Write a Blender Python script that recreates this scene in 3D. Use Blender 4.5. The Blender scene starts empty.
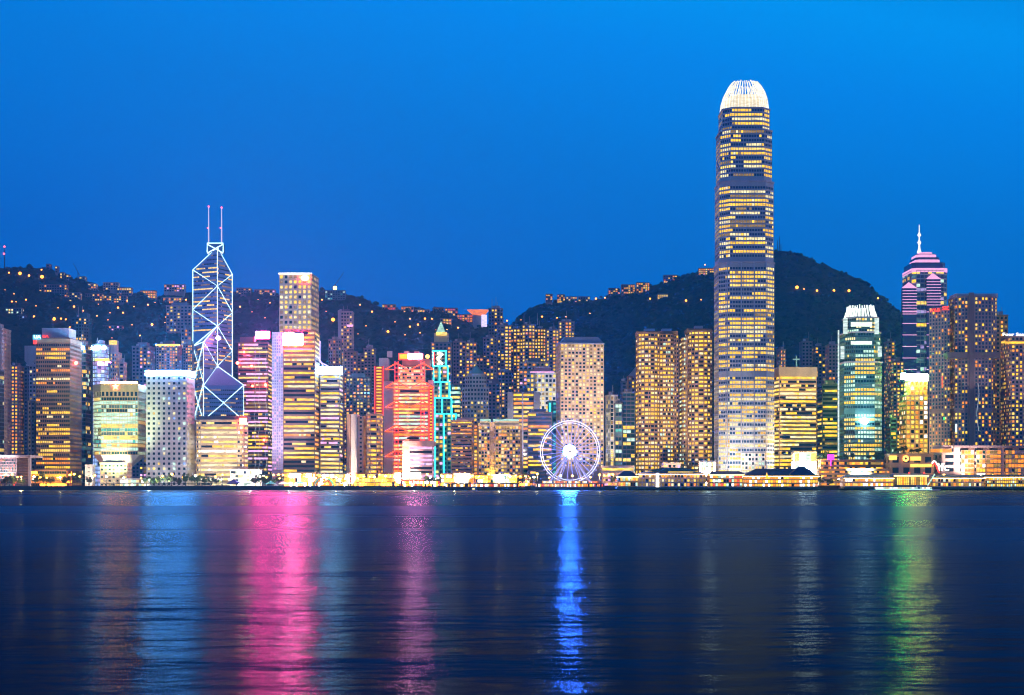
import bpy, math, random
import numpy as np
from mathutils import Vector, Matrix

# ------------------------------------------------------------------ camera, sky, light
S = bpy.context.scene
COL = S.collection
R = math.radians
FPX, HZ, CX, CAMZ = 1600.0, 484.0, 512.0, 6.0          # focal length in pixels, horizon row, centre column, eye height

cam_d = bpy.data.cameras.new('camera')
cam = bpy.data.objects.new('camera', cam_d)
COL.objects.link(cam)
cam.location = (0, 0, CAMZ)
cam.rotation_euler = (R(90), 0, 0)
cam_d.sensor_width = 36.0
cam_d.lens = 36.0 * FPX / 1024.0
cam_d.shift_y = (HZ - 347.5) / 1024.0
cam_d.clip_start, cam_d.clip_end = 0.5, 12000
S.camera = cam

W = bpy.data.worlds.new('World')
S.world = W
W.use_nodes = True
nt = W.node_tree
bg = nt.nodes['Background']
sky = nt.nodes.new('ShaderNodeTexSky')
sky.sky_type = 'NISHITA'
sky.sun_disc = False
SUN_EL, SUN_AZ = 2.5, 115.0                              # degrees; azimuth clockwise from the view direction (+Y)
sky.sun_elevation = R(SUN_EL)
sky.sun_rotation = R(SUN_AZ)
sky.air_density, sky.dust_density, sky.ozone_density = 1.0, 0.3, 4.0
# twilight colour of the dome: deeper blue to the south-east, clearer and more cyan up and to the west
tc = nt.nodes.new('ShaderNodeTexCoord')
dt = nt.nodes.new('ShaderNodeVectorMath'); dt.operation = 'DOT_PRODUCT'; dt.inputs[1].default_value = (0.20, 0.0, 0.9)
rmp = nt.nodes.new('ShaderNodeValToRGB')
cr = rmp.color_ramp
cr.elements[0].position, cr.elements[0].color = 0.08, (0.0, 0.130, 0.57, 1)
cr.elements[1].position, cr.elements[1].color = 0.29, (0.0, 0.305, 0.89, 1)
for p_, c_ in ((0.185, (0.0, 0.188, 0.68, 1)), (0.25, (0.0, 0.245, 0.83, 1)), (0.39, (0.0, 0.14, 0.46, 1)), (0.52, (0.0, 0.06, 0.23, 1)), (0.9, (0.0, 0.03, 0.13, 1))):
    cr.elements.new(p_).color = c_
nt.links.new(tc.outputs['Generated'], dt.inputs[0]); nt.links.new(dt.outputs['Value'], rmp.inputs[0])
sep = nt.nodes.new('ShaderNodeSeparateColor'); nt.links.new(sky.outputs[0], sep.inputs[0])
pw = nt.nodes.new('ShaderNodeMath'); pw.operation = 'POWER'; pw.inputs[1].default_value = 0.12
nt.links.new(sep.outputs[2], pw.inputs[0])
gain = nt.nodes.new('ShaderNodeMath'); gain.operation = 'MULTIPLY'; gain.inputs[1].default_value = 3.8
nt.links.new(pw.outputs[0], gain.inputs[0])
tint = nt.nodes.new('ShaderNodeVectorMath'); tint.operation = 'SCALE'
nt.links.new(rmp.outputs[0], tint.inputs[0]); nt.links.new(gain.outputs[0], tint.inputs['Scale'])
nt.links.new(tint.outputs[0], bg.inputs[0])
bg.inputs[1].default_value = 0.15

sun_d = bpy.data.lights.new('sun', 'SUN')
sun_d.energy, sun_d.angle, sun_d.color = 0.55, R(40), (0.72, 0.52, 0.60)
sun = bpy.data.objects.new('sun', sun_d)
COL.objects.link(sun)
el, az = R(max(SUN_EL, 8.0)), R(SUN_AZ)
sdir = Vector((math.sin(az) * math.cos(el), math.cos(az) * math.cos(el), math.sin(el)))
sun.rotation_euler = sdir.to_track_quat('Z', 'Y').to_euler()
sun.location = (0, -200, 600)

S.view_settings.view_transform = 'Standard'
S.view_settings.look = 'None'
S.view_settings.exposure = 1.0
GAIN = 0.5                                               # lamps, rooms and signs are given in display terms; exposure +1 doubles them
S.view_settings.gamma = 1.0
S.view_settings.use_curve_mapping = False
S.render.engine = 'CYCLES'
cy = S.cycles
cy.use_denoising = True
cy.filter_width = 1.1
cy.max_bounces, cy.diffuse_bounces, cy.glossy_bounces, cy.transmission_bounces, cy.volume_bounces = 5, 2, 3, 2, 0
cy.sample_clamp_indirect = 6.0
cy.caustics_reflective = cy.caustics_refractive = False

# ------------------------------------------------------------------ measuring helpers: photo pixel + distance -> metres
def WX(px, Y): return (px - CX) / FPX * Y
def WZ(py, Y): return CAMZ + (HZ - py) / FPX * Y

# ------------------------------------------------------------------ materials
MATS = {}
def _new(name):
    m = bpy.data.materials.new(name)
    m.use_nodes = True
    n = m.node_tree
    return m, n, n.nodes['Principled BSDF']

def wall_mat(name, col, rough=0.75, var=0.18, scale=0.12, metal=0.0):
    """plain facade or roof surface: base colour broken up by soft mottling and fine grain"""
    if name in MATS: return MATS[name]
    m, n, b = _new(name)
    geo = n.nodes.new('ShaderNodeNewGeometry')
    t1 = n.nodes.new('ShaderNodeTexNoise'); t1.inputs['Scale'].default_value = scale; t1.inputs['Detail'].default_value = 6
    mp = n.nodes.new('ShaderNodeMapping'); mp.inputs['Scale'].default_value = (1, 1, 0.35)
    n.links.new(geo.outputs['Position'], mp.inputs[0]); n.links.new(mp.outputs[0], t1.inputs['Vector'])
    r = n.nodes.new('ShaderNodeValToRGB')
    r.color_ramp.elements[0].position, r.color_ramp.elements[1].position = 0.3, 0.72
    r.color_ramp.elements[0].color = tuple(c * (1 - var) for c in col) + (1,)
    r.color_ramp.elements[1].color = tuple(min(1, c * (1 + var)) for c in col) + (1,)
    n.links.new(t1.outputs['Fac'], r.inputs[0]); n.links.new(r.outputs[0], b.inputs['Base Color'])
    b.inputs['Roughness'].default_value = rough
    b.inputs['Metallic'].default_value = metal
    MATS[name] = m
    return m

def lit_mat(name, col, strength, var=0.6, sample=False):
    """something that gives off light: a lit room behind glass, a neon tube, a backlit sign"""
    if name in MATS: return MATS[name]
    strength *= GAIN
    m, n, b = _new(name)
    b.inputs['Base Color'].default_value = (0.03, 0.03, 0.03, 1)
    b.inputs['Roughness'].default_value = 0.3
    b.inputs['Emission Color'].default_value = (*col, 1)
    if var > 0:
        geo = n.nodes.new('ShaderNodeNewGeometry')
        t = n.nodes.new('ShaderNodeTexNoise'); t.inputs['Scale'].default_value = 0.55; t.inputs['Detail'].default_value = 3
        mp = n.nodes.new('ShaderNodeMapping'); mp.inputs['Scale'].default_value = (.28, .28, 1)
        n.links.new(geo.outputs['Position'], mp.inputs[0]); n.links.new(mp.outputs[0], t.inputs['Vector'])
        mr = n.nodes.new('ShaderNodeMapRange')
        mr.inputs[1].default_value, mr.inputs[2].default_value = 0.25, 0.75
        mr.inputs[3].default_value, mr.inputs[4].default_value = strength * (1 - var), strength * (1 + var)
        n.links.new(t.outputs['Fac'], mr.inputs[0]); n.links.new(mr.outputs[0], b.inputs['Emission Strength'])
    else:
        b.inputs['Emission Strength'].default_value = strength
    m.cycles.emission_sampling = 'FRONT_BACK' if sample else 'NONE'
    MATS[name] = m
    return m

def glass_mat(name, col, rough=0.12, spec=0.6):
    if name in MATS: return MATS[name]
    m, n, b = _new(name)
    b.inputs['Base Color'].default_value = (*col, 1)
    b.inputs['Roughness'].default_value = rough
    b.inputs['Specular IOR Level'].default_value = spec
    MATS[name] = m
    return m

LIT = {
    'Y': lit_mat('lit_yellow', (1, .52, .012), 1.85), 'G': lit_mat('lit_gold', (1, .63, .10), 1.65),
    'O': lit_mat('lit_orange', (1, .27, .008), 1.65), 'W': lit_mat('lit_warm_white', (1, .80, .36), 1.5),
    'C': lit_mat('lit_cool_white', (.62, 1, .74), 1.3), 'B': lit_mat('lit_blue_white', (.32, .50, 1), 1.5),
    'P': lit_mat('lit_pink', (1, .42, .80), 1.7), 'R': lit_mat('lit_red', (1, .09, .03), 1.2),
    'T': lit_mat('lit_teal', (.10, .85, .70), .8), 'D': lit_mat('lit_dim_gold', (1, .56, .06), .42),
    'L': lit_mat('lit_lilac', (.66, .50, 1), .75), 'H': lit_mat('lit_bright_white', (1, .92, .76), 4.0),
    'Q': lit_mat('shop_front_white', (1, .88, .68), 70.0, .7, True), 'A': lit_mat('shop_front_amber', (1, .24, .010), 26.0, .7, True),
    'K': lit_mat('lit_dim_teal', (.35, .80, .75), .22), 'M': lit_mat('lit_dim_mauve', (.75, .45, .75), .16),
}
GLASS = glass_mat('dark_window_glass', (.012, .018, .03))
GLASS_T = glass_mat('teal_window_glass', (.01, .04, .05))
GLASS_B = glass_mat('blue_window_glass', (.05, .09, .19))
NEON = {
    'white': lit_mat('neon_white', (.85, .95, 1), 6, 0, True), 'ice': lit_mat('neon_ice_white', (.50, .88, 1), 2.6, 0, True),
    'blue': lit_mat('neon_blue', (.10, .22, 1), 5, 0, True), 'cyan': lit_mat('neon_cyan', (.02, .80, .90), 6, 0, True),
    'pink': lit_mat('neon_pink', (1, .44, .74), 1.3, 0, True), 'red': lit_mat('neon_red', (1, .035, .02), 3.0, 0, True),
    'orange': lit_mat('neon_orange', (1, .07, .015), 3.2, 0, True), 'yellow': lit_mat('neon_yellow', (1, .62, .04), 4, 0, True),
    'green': lit_mat('neon_green', (.04, 1, .10), 420, 0, True), 'coral': lit_mat('neon_coral', (1, .035, .035), 2.4, 0, True),
    'lilac': lit_mat('neon_lilac', (.42, .32, 1), 3.0, 0, True),
}
SIGN = {
    'hot_pink': lit_mat('sign_hot_pink', (1, .035, .15), 1150, 0, True), 'roof_blue': lit_mat('sign_roof_blue', (.16, .46, 1), 230, 0, True),
    'sky_white': lit_mat('sign_sky_white', (.30, .70, 1), 110, 0, True), 'hub': lit_mat('hub_light_blue', (.04, .18, 1), 2600, 0, True),
    'gold': lit_mat('sign_gold', (1, .66, .10), 190, 0, True), 'white': lit_mat('sign_white', (1, .93, .85), 2.6, 0, True),
    'red': lit_mat('sign_red', (1, .05, .02), 60, 0, True), 'rose': lit_mat('sign_rose_white', (1, .16, .30), 620, 0, True),
    'magenta': lit_mat('sign_magenta', (1, .10, .55), 40, 0, True), 'amber': lit_mat('sign_amber', (1, .34, .04), 9, 0, True),
}
LAMP_O = lit_mat('lamp_orange', (1, .34, .025), 45, 0, True)
LAMP_W = lit_mat('lamp_white', (1, .86, .56), 40, 0, True)
LAMP_R = lit_mat('beacon_red', (1, .06, .08), 8, 0, True)

MW = {
    'mauve': wall_mat('mauve_concrete', (.30, .23, .26)), 'mauve_dark': wall_mat('dark_mauve_concrete', (.19, .15, .18)),
    'pink': wall_mat('pale_pink_stone', (.56, .42, .40)), 'beige': wall_mat('beige_stone', (.50, .40, .29)),
    'white': wall_mat('white_cladding', (.72, .70, .67), var=.08), 'brown': wall_mat('brown_granite', (.24, .15, .10)),
    'rust': wall_mat('rust_brown_stone', (.34, .20, .12)), 'grey': wall_mat('grey_concrete', (.34, .34, .35)),
    'slate': wall_mat('slate_panel', (.13, .14, .17)), 'lilac': wall_mat('pale_lilac_stone', (.52, .47, .50)),
    'alu': wall_mat('silver_aluminium', (.55, .55, .60), .38, .06, metal=.55), 'teal': wall_mat('teal_panel', (.05, .16, .18)),
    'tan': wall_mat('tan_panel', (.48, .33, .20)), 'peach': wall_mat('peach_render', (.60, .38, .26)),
    'dark': wall_mat('dark_metal', (.05, .05, .06), .5), 'navy': wall_mat('navy_roofing', (.03, .07, .16), .5),
    'copper': wall_mat('green_copper_roof', (.16, .36, .34)), 'steel': wall_mat('cool_grey_steel', (.46, .48, .52), .5, .08), 'green': wall_mat('green_paint', (.05, .17, .12)),
    'redp': wall_mat('red_paint', (.45, .06, .04)), 'quay': wall_mat('quay_stone', (.06, .06, .065)),
    'gold': wall_mat('gold_stone', (.52, .37, .20)), 'purple': wall_mat('violet_roofing', (.22, .17, .34)),
    'sunmetal': wall_mat('metal_roof', (.42, .45, .52), .4, .06, metal=.4), 'bluecloth': wall_mat('blue_tent_cloth', (.05, .08, .50)),
    'cyancloth': wall_mat('turquoise_tent_cloth', (.05, .50, .60)), 'whitecloth': wall_mat('white_tent_cloth', (.75, .75, .75)),
    'orangecloth': wall_mat('orange_tent_cloth', (.75, .20, .04)), 'yellowcloth': wall_mat('yellow_tent_cloth', (.8, .5, .06)),
}

# ------------------------------------------------------------------ mesh + object helpers
ORIGIN = {}
class MB:
    """collects geometry in world metres; build() links it as ONE mesh object under its parent"""
    def __init__(s): s.v, s.f, s.m = [], [], []
    def quad(s, a, b, c, d, m=0):
        i = len(s.v); s.v += [a, b, c, d]; s.f.append((i, i + 1, i + 2, i + 3)); s.m.append(m)
    def poly(s, pts, m=0):
        i = len(s.v); s.v += list(pts); s.f.append(tuple(range(i, i + len(pts)))); s.m.append(m)
    def prism(s, poly, z0, z1, m=0, top=None, cap=True):
        """vertical prism; top = polygon for the upper end when it differs (same corner count)"""
        n = len(poly); i = len(s.v); top = top or poly
        s.v += [(x, y, z0) for x, y in poly] + [(x, y, z1) for x, y in top]
        for k in range(n):
            j = (k + 1) % n
            s.f.append((i + k, i + j, i + n + j, i + n + k)); s.m.append(m)
        if cap:
            s.f.append(tuple(i + n + k for k in range(n))); s.m.append(m)
            s.f.append(tuple(i + n - 1 - k for k in range(n))); s.m.append(m)
    def box(s, x0, x1, y0, y1, z0, z1, m=0):
        s.prism([(x0, y0), (x1, y0), (x1, y1), (x0, y1)], z0, z1, m)
    def pyramid(s, poly, z0, apex, m=0):
        n = len(poly); i = len(s.v)
        s.v += [(x, y, z0) for x, y in poly] + [apex]
        for k in range(n):
            s.f.append((i + k, i + (k + 1) % n, i + n)); s.m.append(m)
        s.f.append(tuple(i + n - 1 - k for k in range(n))); s.m.append(m)
    def tube(s, pts, r, m=0, n=6, closed=False):
        """round bar through the points; r a radius or one radius per point"""
        P = [Vector(p) for p in pts]; i0 = len(s.v); L = len(P)
        rr = r if isinstance(r, (list, tuple)) else [r] * L
        for k in range(L):
            a = P[(k - 1) % L] if (closed or k > 0) else P[k]
            b = P[(k + 1) % L] if (closed or k < L - 1) else P[k]
            t = (b - a).normalized()
            u = t.cross(Vector((0, 0, 1)))
            if u.length < 1e-3: u = t.cross(Vector((0, 1, 0)))
            u.normalize(); w = t.cross(u)
            for q in range(n):
                an = 2 * math.pi * q / n
                s.v.append(tuple(P[k] + (u * math.cos(an) + w * math.sin(an)) * rr[k]))
        for k in range(L if closed else L - 1):
            for q in range(n):
                a, b = i0 + k * n + q, i0 + k * n + (q + 1) % n
                c, d = i0 + ((k + 1) % L) * n + (q + 1) % n, i0 + ((k + 1) % L) * n + q
                s.f.append((a, b, c, d)); s.m.append(m)
        if not closed:
            s.f.append(tuple(i0 + q for q in range(n - 1, -1, -1))); s.m.append(m)
            s.f.append(tuple(i0 + (L - 1) * n + q for q in range(n))); s.m.append(m)
    def ball(s, c, r, m=0, n=8, k=5, sz=1.0):
        prof = [(r * math.sin(math.pi * j / k), c[2] - r * sz * math.cos(math.pi * j / k)) for j in range(k + 1)]
        s.lathe(c[0], c[1], prof, n, m)
    def lathe(s, cx, cy_, prof, n=12, m=0):
        i0 = len(s.v)
        for r, z in prof:
            for q in range(n):
                an = 2 * math.pi * q / n
                s.v.append((cx + r * math.cos(an), cy_ + r * math.sin(an), z))
        for k in range(len(prof) - 1):
            for q in range(n):
                s.f.append((i0 + k * n + q, i0 + k * n + (q + 1) % n, i0 + (k + 1) * n + (q + 1) % n, i0 + (k + 1) * n + q)); s.m.append(m)
    def build(s, name, mats, parent=None, smooth=False):
        me = bpy.data.meshes.new(name)
        o = ORIGIN.get(parent.name, (0, 0, 0)) if parent else (0, 0, 0)
        me.from_pydata([(x - o[0], y - o[1], z - o[2]) for x, y, z in s.v], [], s.f)
        mats = mats if isinstance(mats, (list, tuple)) else [mats]
        for m in mats: me.materials.append(m)
        if len(mats) > 1: me.polygons.foreach_set('material_index', s.m)
        if smooth: me.polygons.foreach_set('use_smooth', [True] * len(s.f))
        me.update()
        ob = bpy.data.objects.new(name, me)
        COL.objects.link(ob)
        if parent: ob.parent = parent; ORIGIN[ob.name] = o
        return ob

def thing(name, label, cat, loc, group=None):
    o = bpy.data.objects.new(name, None); COL.objects.link(o)
    o.location = loc; o['label'] = label; o['category'] = cat
    o.empty_display_size = 1.0
    if group: o['group'] = group
    ORIGIN[o.name] = tuple(loc)
    return o
def tag(o, label, cat, group=None):
    o['label'] = label; o['category'] = cat
    if group: o['group'] = group
    return o
def dup(root, loc, label=None, group=None):
    r = root.copy(); COL.objects.link(r); r.location = loc
    if label: r['label'] = label
    if group: r['group'] = group
    for ch in list(root.children):
        c = ch.copy(); COL.objects.link(c); c.parent = r
        for g in list(ch.children):
            d = g.copy(); COL.objects.link(d); d.parent = c
    return r

def text(name, body, height, loc, mat, parent, width=None, ext=0.25, yaw=0.0):
    cu = bpy.data.curves.new(name, 'FONT')
    cu.body = body; cu.size = height; cu.extrude = ext; cu.align_x = 'CENTER'; cu.align_y = 'CENTER'; cu.offset = height * .02
    t = bpy.data.objects.new(name, cu)
    me = bpy.data.meshes.new_from_object(t)
    bpy.data.objects.remove(t)
    me.name = name
    me.materials.clear(); me.materials.append(mat)
    o = bpy.data.objects.new(name, me); COL.objects.link(o)
    xs = [v.co.x for v in me.vertices]
    w = max(xs) - min(xs)
    org = ORIGIN.get(parent.name, (0, 0, 0)) if parent else (0, 0, 0)
    o.parent = parent
    o.location = tuple(a - b for a, b in zip(loc, org))
    o.rotation_euler = (R(90), 0, yaw)
    if width: o.scale = (width / w, 1, 1)
    return o

# ------------------------------------------------------------------ polygons
def span(x0, x1, Y, back):
    """front corners in metres for a block whose outline fills photo columns x0..x1: the flank seen beside the front counts in"""
    a = WX(x0, Y + back) if x0 > CX else WX(x0, Y)
    b = WX(x1, Y + back) if x1 < CX else WX(x1, Y)
    return (a, b) if b - a > .5 * (WX(x1, Y) - WX(x0, Y)) else (WX(x0, Y), WX(x1, Y))
def rect(x0, x1, Y, dep, rot=0.0, front=False):
    """front face towards the harbour at distance Y; rot turns it about the front centre"""
    a, b = span(x0, x1, Y, 0 if (rot or front) else dep); c = (a + b) / 2; h = (b - a) / 2
    if rot: h /= math.cos(R(rot))
    P = [(-h, 0), (h, 0), (h, dep), (-h, dep)]
    cr, sr = math.cos(R(rot)), math.sin(R(rot))
    return [(c + x * cr - y * sr, Y + x * sr + y * cr) for x, y in P]
def octo(x0, x1, Y, dep, c):
    a, b = span(x0, x1, Y, dep - c)
    return [(a + c, Y), (b - c, Y), (b, Y + c), (b, Y + dep - c), (b - c, Y + dep), (a + c, Y + dep), (a, Y + dep - c), (a, Y + c)]
def rounded(x0, x1, Y, dep, r, n=4):
    a, b = span(x0, x1, Y, dep - r * .7); out = []
    for cx_, cy_, s in ((b - r, Y + r, -90), (b - r, Y + dep - r, 0), (a + r, Y + dep - r, 90), (a + r, Y + r, 180)):
        for k in range(n + 1):
            an = R(s + 90 * k / n); out.append((cx_ + r * math.cos(an), cy_ + r * math.sin(an)))
    return out
def grow(poly, d, sc=None):
    cx_ = sum(p[0] for p in poly) / len(poly); cy_ = sum(p[1] for p in poly) / len(poly)
    if sc: return [(cx_ + (x - cx_) * sc, cy_ + (y - cy_) * sc) for x, y in poly]
    out = []; n = len(poly)
    for k in range(n):
        a, b, c = Vector(poly[k - 1]), Vector(poly[k]), Vector(poly[(k + 1) % n])
        u = (b - a).normalized(); w = (c - b).normalized()
        n1 = Vector((u.y, -u.x)); n2 = Vector((w.y, -w.x)); bis = (n1 + n2).normalized()
        out.append(tuple(b + bis * (d / max(.3, bis.dot(n1)))))
    return out

# ------------------------------------------------------------------ facade builder
PRE = {
    'res':     dict(bw=5.0, pf=.42, sf=.46, fh=4.5, mode='res', p=.36, pal='YYOOGD', wall='mauve', glass=GLASS, run=.5),
    'band':    dict(bw=3.6, pf=0, sf=.46, fh=4.3, mode='office', p=.62, pal='YYYGGWD', wall='grey', glass=GLASS, run=.72),
    'grid':    dict(bw=4.6, pf=.42, sf=.46, fh=4.4, mode='cell', p=.4, pal='GYWDD', wall='beige', glass=GLASS, run=.4),
    'curtain': dict(bw=3.8, pf=.10, sf=.24, fh=4.3, mode='office', p=.4, pal='CCWGDK', wall='slate', glass=GLASS_T, run=.6),
}
def lit_pattern(rng, floors, n, st):
    """which panes are lit, floor by floor: offices light up in runs, flats in stacks, hotels singly"""
    out = np.zeros((floors, n), dtype=int); pal = st['pal']
    colp = [rng.choice((.25, .5, 1.0, 1.7, 2.1)) for _ in range(n)]
    pb, pt = st.get('pb', 1.0), st.get('pt', 1.0)
    for f in range(floors):
        t = f / max(1, floors - 1); p = st['p'] * (pb + (pt - pb) * t)
        if st['mode'] == 'office':
            q = p * rng.choice((.35, .75, 1.0, 1.2, 1.45)); main = rng.choice(pal); on = rng.random() < q
            for k in range(n):
                if rng.random() > st['run']: on = rng.random() < q
                if on: out[f, k] = 1 + pal.index(main if rng.random() < .88 else rng.choice(pal))
        else:
            for k in range(n):
                q = p * (colp[k] if st['mode'] == 'res' else 1.0)
                if rng.random() < q: out[f, k] = 1 + pal.index(rng.choice(pal))
    return out

def section(root, poly, z0, z1, preset, seed=0, **over):
    """one stretch of tower: a wall sheet with real window openings, and one glazing band per floor set back behind it"""
    st = dict(PRE[preset]); st.update(over)
    rng = random.Random(seed * 7919 + 13)
    floors = max(1, round((z1 - z0) / st['fh'])); fh = (z1 - z0) / floors
    d = st.get('depth', .45); pal = st['pal']
    mats = [st['glass']] + [LIT[c] for c in pal]
    bands = [MB() for _ in range(floors)]; wall = MB(); n = len(poly)
    skip = {int(s * floors) for s in st.get('skip', ())}
    for k in range(n):
        a, b = Vector(poly[k]), Vector(poly[(k + 1) % n]); L = (b - a).length
        if L < .05: continue
        u = (b - a) / L; nr = Vector((u.y, -u.x)); mid = (a + b) / 2
        vis = nr.dot((-mid).normalized()) > -.2
        if not vis:
            wall.quad((a.x, a.y, z0), (b.x, b.y, z0), (b.x, b.y, z1), (a.x, a.y, z1)); continue
        nb = max(1, round(L / st['bw'])); cell = L / nb
        cm = min(st.get('cm', .7), L * .12)
        if st['pf'] > 0: op = [(i * cell + cell * st['pf'] / 2, (i + 1) * cell - cell * st['pf'] / 2) for i in range(nb)]
        else: op = [(cm, L - cm)]
        us = [0.0] + [x for o in op for x in o] + [L]
        zs = [z0]
        for f in range(floors): zs += [z0 + f * fh + fh * st['sf'] * .6, z0 + (f + 1) * fh - fh * st['sf'] * .4]
        zs.append(z1)
        i0 = len(wall.v); nu = len(us)
        for z in zs:
            for x in us: p = a + u * x; wall.v.append((p.x, p.y, z))
        deep = -nr * d
        for j in range(len(zs) - 1):
            for i in range(nu - 1):
                q = (i0 + j * nu + i, i0 + j * nu + i + 1, i0 + (j + 1) * nu + i + 1, i0 + (j + 1) * nu + i)
                if j % 2 and i % 2 and (j // 2) not in skip:
                    w0 = len(wall.v)
                    for e in q: x, y, z = wall.v[e]; wall.v.append((x + deep.x, y + deep.y, z))
                    for e in range(4):
                        g = (e + 1) % 4; wall.f.append((q[e], q[g], w0 + g, w0 + e)); wall.m.append(0)
                else:
                    wall.f.append(q); wall.m.append(0)
        pat = lit_pattern(rng, floors, nb, st)
        for f in range(floors):
            if f in skip: continue
            za, zb = zs[1 + 2 * f] - .02, zs[2 + 2 * f] + .02
            lo = min(cm, .3) if st['pf'] == 0 else 0.0
            B = bands[f]; j0 = len(B.v)
            for i in range(nb + 1):
                x = min(max(i * cell, lo), L - lo); p = a + u * x + deep * 1.0
                B.v += [(p.x, p.y, za), (p.x, p.y, zb)]
            for i in range(nb):
                q = j0 + 2 * i; B.f.append((q, q + 2, q + 3, q + 1)); B.m.append(int(pat[f, i]))
    w = wall.build('facade_frame', MW[st['wall']], root)
    for B in bands:
        if B.f: B.build('window_band', mats, root)
    return w

def roof(root, poly, z, mat='grey', h=1.4, out=.35, name='roof'):
    m = MB(); m.prism(grow(poly, out), z - .1, z + h); return m.build(name, MW[mat], root)
def block(root, name, x0, x1, y0, y1, Y, dep, mat):
    """box part measured in the photo: columns x0..x1, rows y0 (top)..y1"""
    m = MB(); m.box(WX(x0, Y), WX(x1, Y), Y, Y + dep, WZ(y1, Y), WZ(y0, Y))
    return m.build(name, mat if not isinstance(mat, str) else MW[mat], root)
def mast(root, px, ytop, ybot, Y, r=.35, mat='grey', name='mast', beacon=False):
    m = MB(); x = WX(px, Y); z0, z1 = WZ(ybot, Y), WZ(ytop, Y)
    m.tube([(x, Y, z0), (x, Y, z0 * .4 + z1 * .6), (x, Y, z1)], [r, r * .75, r * .5])
    o = m.build(name, mat if not isinstance(mat, str) else MW[mat], root)
    if beacon:
        b = MB(); b.ball((x, Y, z1 + .6), 1.0); b.build('beacon', LAMP_R, o)
    return o

_seed = [0]
def tower(name, label, x0, x1, yt, Y, dep, preset='res', cat='tower', rot=0, shape='rect', c=5.0, yb=None, roofmat=None, poly=None, plant=True, **over):
    """a tower whose front spans photo columns x0..x1 and whose roof is on row yt, at distance Y"""
    _seed[0] += 1
    front = over.pop('front', False)
    P = poly or (rect(x0, x1, Y, dep, rot, front) if shape == 'rect' else octo(x0, x1, Y, dep, c) if shape == 'oct' else rounded(x0, x1, Y, dep, c))
    cx_ = sum(p[0] for p in P) / len(P); cy_ = sum(p[1] for p in P) / len(P)
    zg = ground_z(cx_, Y) - .5; z0 = zg if yb is None else WZ(yb, Y); z1 = WZ(yt, Y)
    g = over.pop('group', None)
    t = thing(name, label, cat, (cx_, cy_, zg), g)
    section(t, P, z0, z1, preset, seed=_seed[0], **over)
    roof(t, P, z1, roofmat or over.get('wall', PRE[preset]['wall']))
    if plant:
        rng = random.Random(_seed[0]); m = MB(); s = rng.uniform(.4, .62)
        m.prism(grow(P, 0, s), z1 + 1.2, z1 + rng.uniform(4, 7))
        pr = m.build('plant_room', MW['mauve_dark' if rng.random() < .5 else 'grey'], t)
        ex_, ey_ = P[0][0] + (P[1][0] - P[0][0]) * rng.uniform(.2, .8), (P[0][1] + P[2][1]) / 2; hm = rng.uniform(5, 13)
        m = MB(); m.tube([(ex_, ey_, z1 + 1), (ex_, ey_, z1 + 3 + hm)], .28, n=4); m.build('aerial', MW['grey'], pr)
        m = MB(); q = P[0][0] + (P[1][0] - P[0][0]) * rng.uniform(.12, .3); m.lathe(q, P[0][1] + 5, [(0, z1 + 1.3), (1.7, z1 + 1.3), (1.7, z1 + 4.2), (0, z1 + 4.4)], 8); m.build('water_tank', MW['lilac'], pr)
    return t, P, z1

# ------------------------------------------------------------------ terrain: flat reclaimed shore, then the hills
def _lattice(seed): return np.random.RandomState(seed).rand(257, 257)
def vnoise(x, y, scale, seed):
    g = _lattice(seed); x = np.asarray(x) / scale + 1000.3; y = np.asarray(y) / scale + 1000.7
    xi, yi = np.floor(x).astype(int), np.floor(y).astype(int); fx, fy = x - xi, y - yi
    fx, fy = fx * fx * (3 - 2 * fx), fy * fy * (3 - 2 * fy)
    a, b, c, d = g[xi % 256, yi % 256], g[(xi + 1) % 256, yi % 256], g[xi % 256, (yi + 1) % 256], g[(xi + 1) % 256, (yi + 1) % 256]
    return (a * (1 - fx) + b * fx) * (1 - fy) + (c * (1 - fx) + d * fx) * fy
RIDGES = [  # (ridge distance, where the slope starts, crest measured as photo column / row)
    (2900, 1960, [(-900, 400), (-500, 330), (-200, 280), (-60, 268), (0, 267), (38, 267), (60, 274), (90, 283), (118, 292), (160, 296), (200, 292), (240, 292), (280, 296), (325, 292), (352, 295), (366, 299), (378, 306), (400, 308), (425, 310), (450, 312), (478, 321), (500, 331), (530, 350), (570, 400), (620, 484), (2400, 484)]),
    (3350, 2150, [(-1400, 484), (400, 484), (450, 380), (485, 340), (510, 326), (522, 314), (540, 304), (560, 301), (600, 299), (630, 291), (655, 285), (690, 275), (716, 268), (740, 259), (765, 251), (782, 250), (795, 253), (815, 261), (832, 269), (850, 276), (866, 284), (880, 296), (894, 308), (904, 317), (940, 345), (1024, 395), (1200, 440), (1500, 470), (2400, 484)]),
]
def ground_z(X, Y, fine=False):
    X = np.asarray(X, dtype=float); Y = np.asarray(Y, dtype=float)
    z = np.full(np.broadcast(X, Y).shape, 4.0)
    for Yr, y0, line in RIDGES:
        px = CX + X * FPX / Yr
        h = np.maximum(0, CAMZ + (HZ - np.interp(px, [p[0] for p in line], [p[1] for p in line])) / FPX * Yr - 4)
        t = (Y - y0) / (Yr - y0)
        prof = np.where(t < 1, np.clip(t, 0, 1) ** 1.25, np.clip(1 - .55 * (t - 1), 0, 1))
        gul = (vnoise(X, Y, 170, 5) - .5) * 34 * np.clip(t, 0, 1) * np.clip((1 - t) * 4, 0, 1) * np.clip(h / 120, 0, 1)
        z = np.maximum(z, 4 + h * prof + gul)
    if fine:
        up = np.clip((z - 6) / 12, 0, 1)
        z = z + up * ((vnoise(X, Y, 13, 8) - .5) * 9 + (vnoise(X, Y, 6.5, 9) - .5) * 5)
    return float(z) if z.ndim == 0 else z
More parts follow.
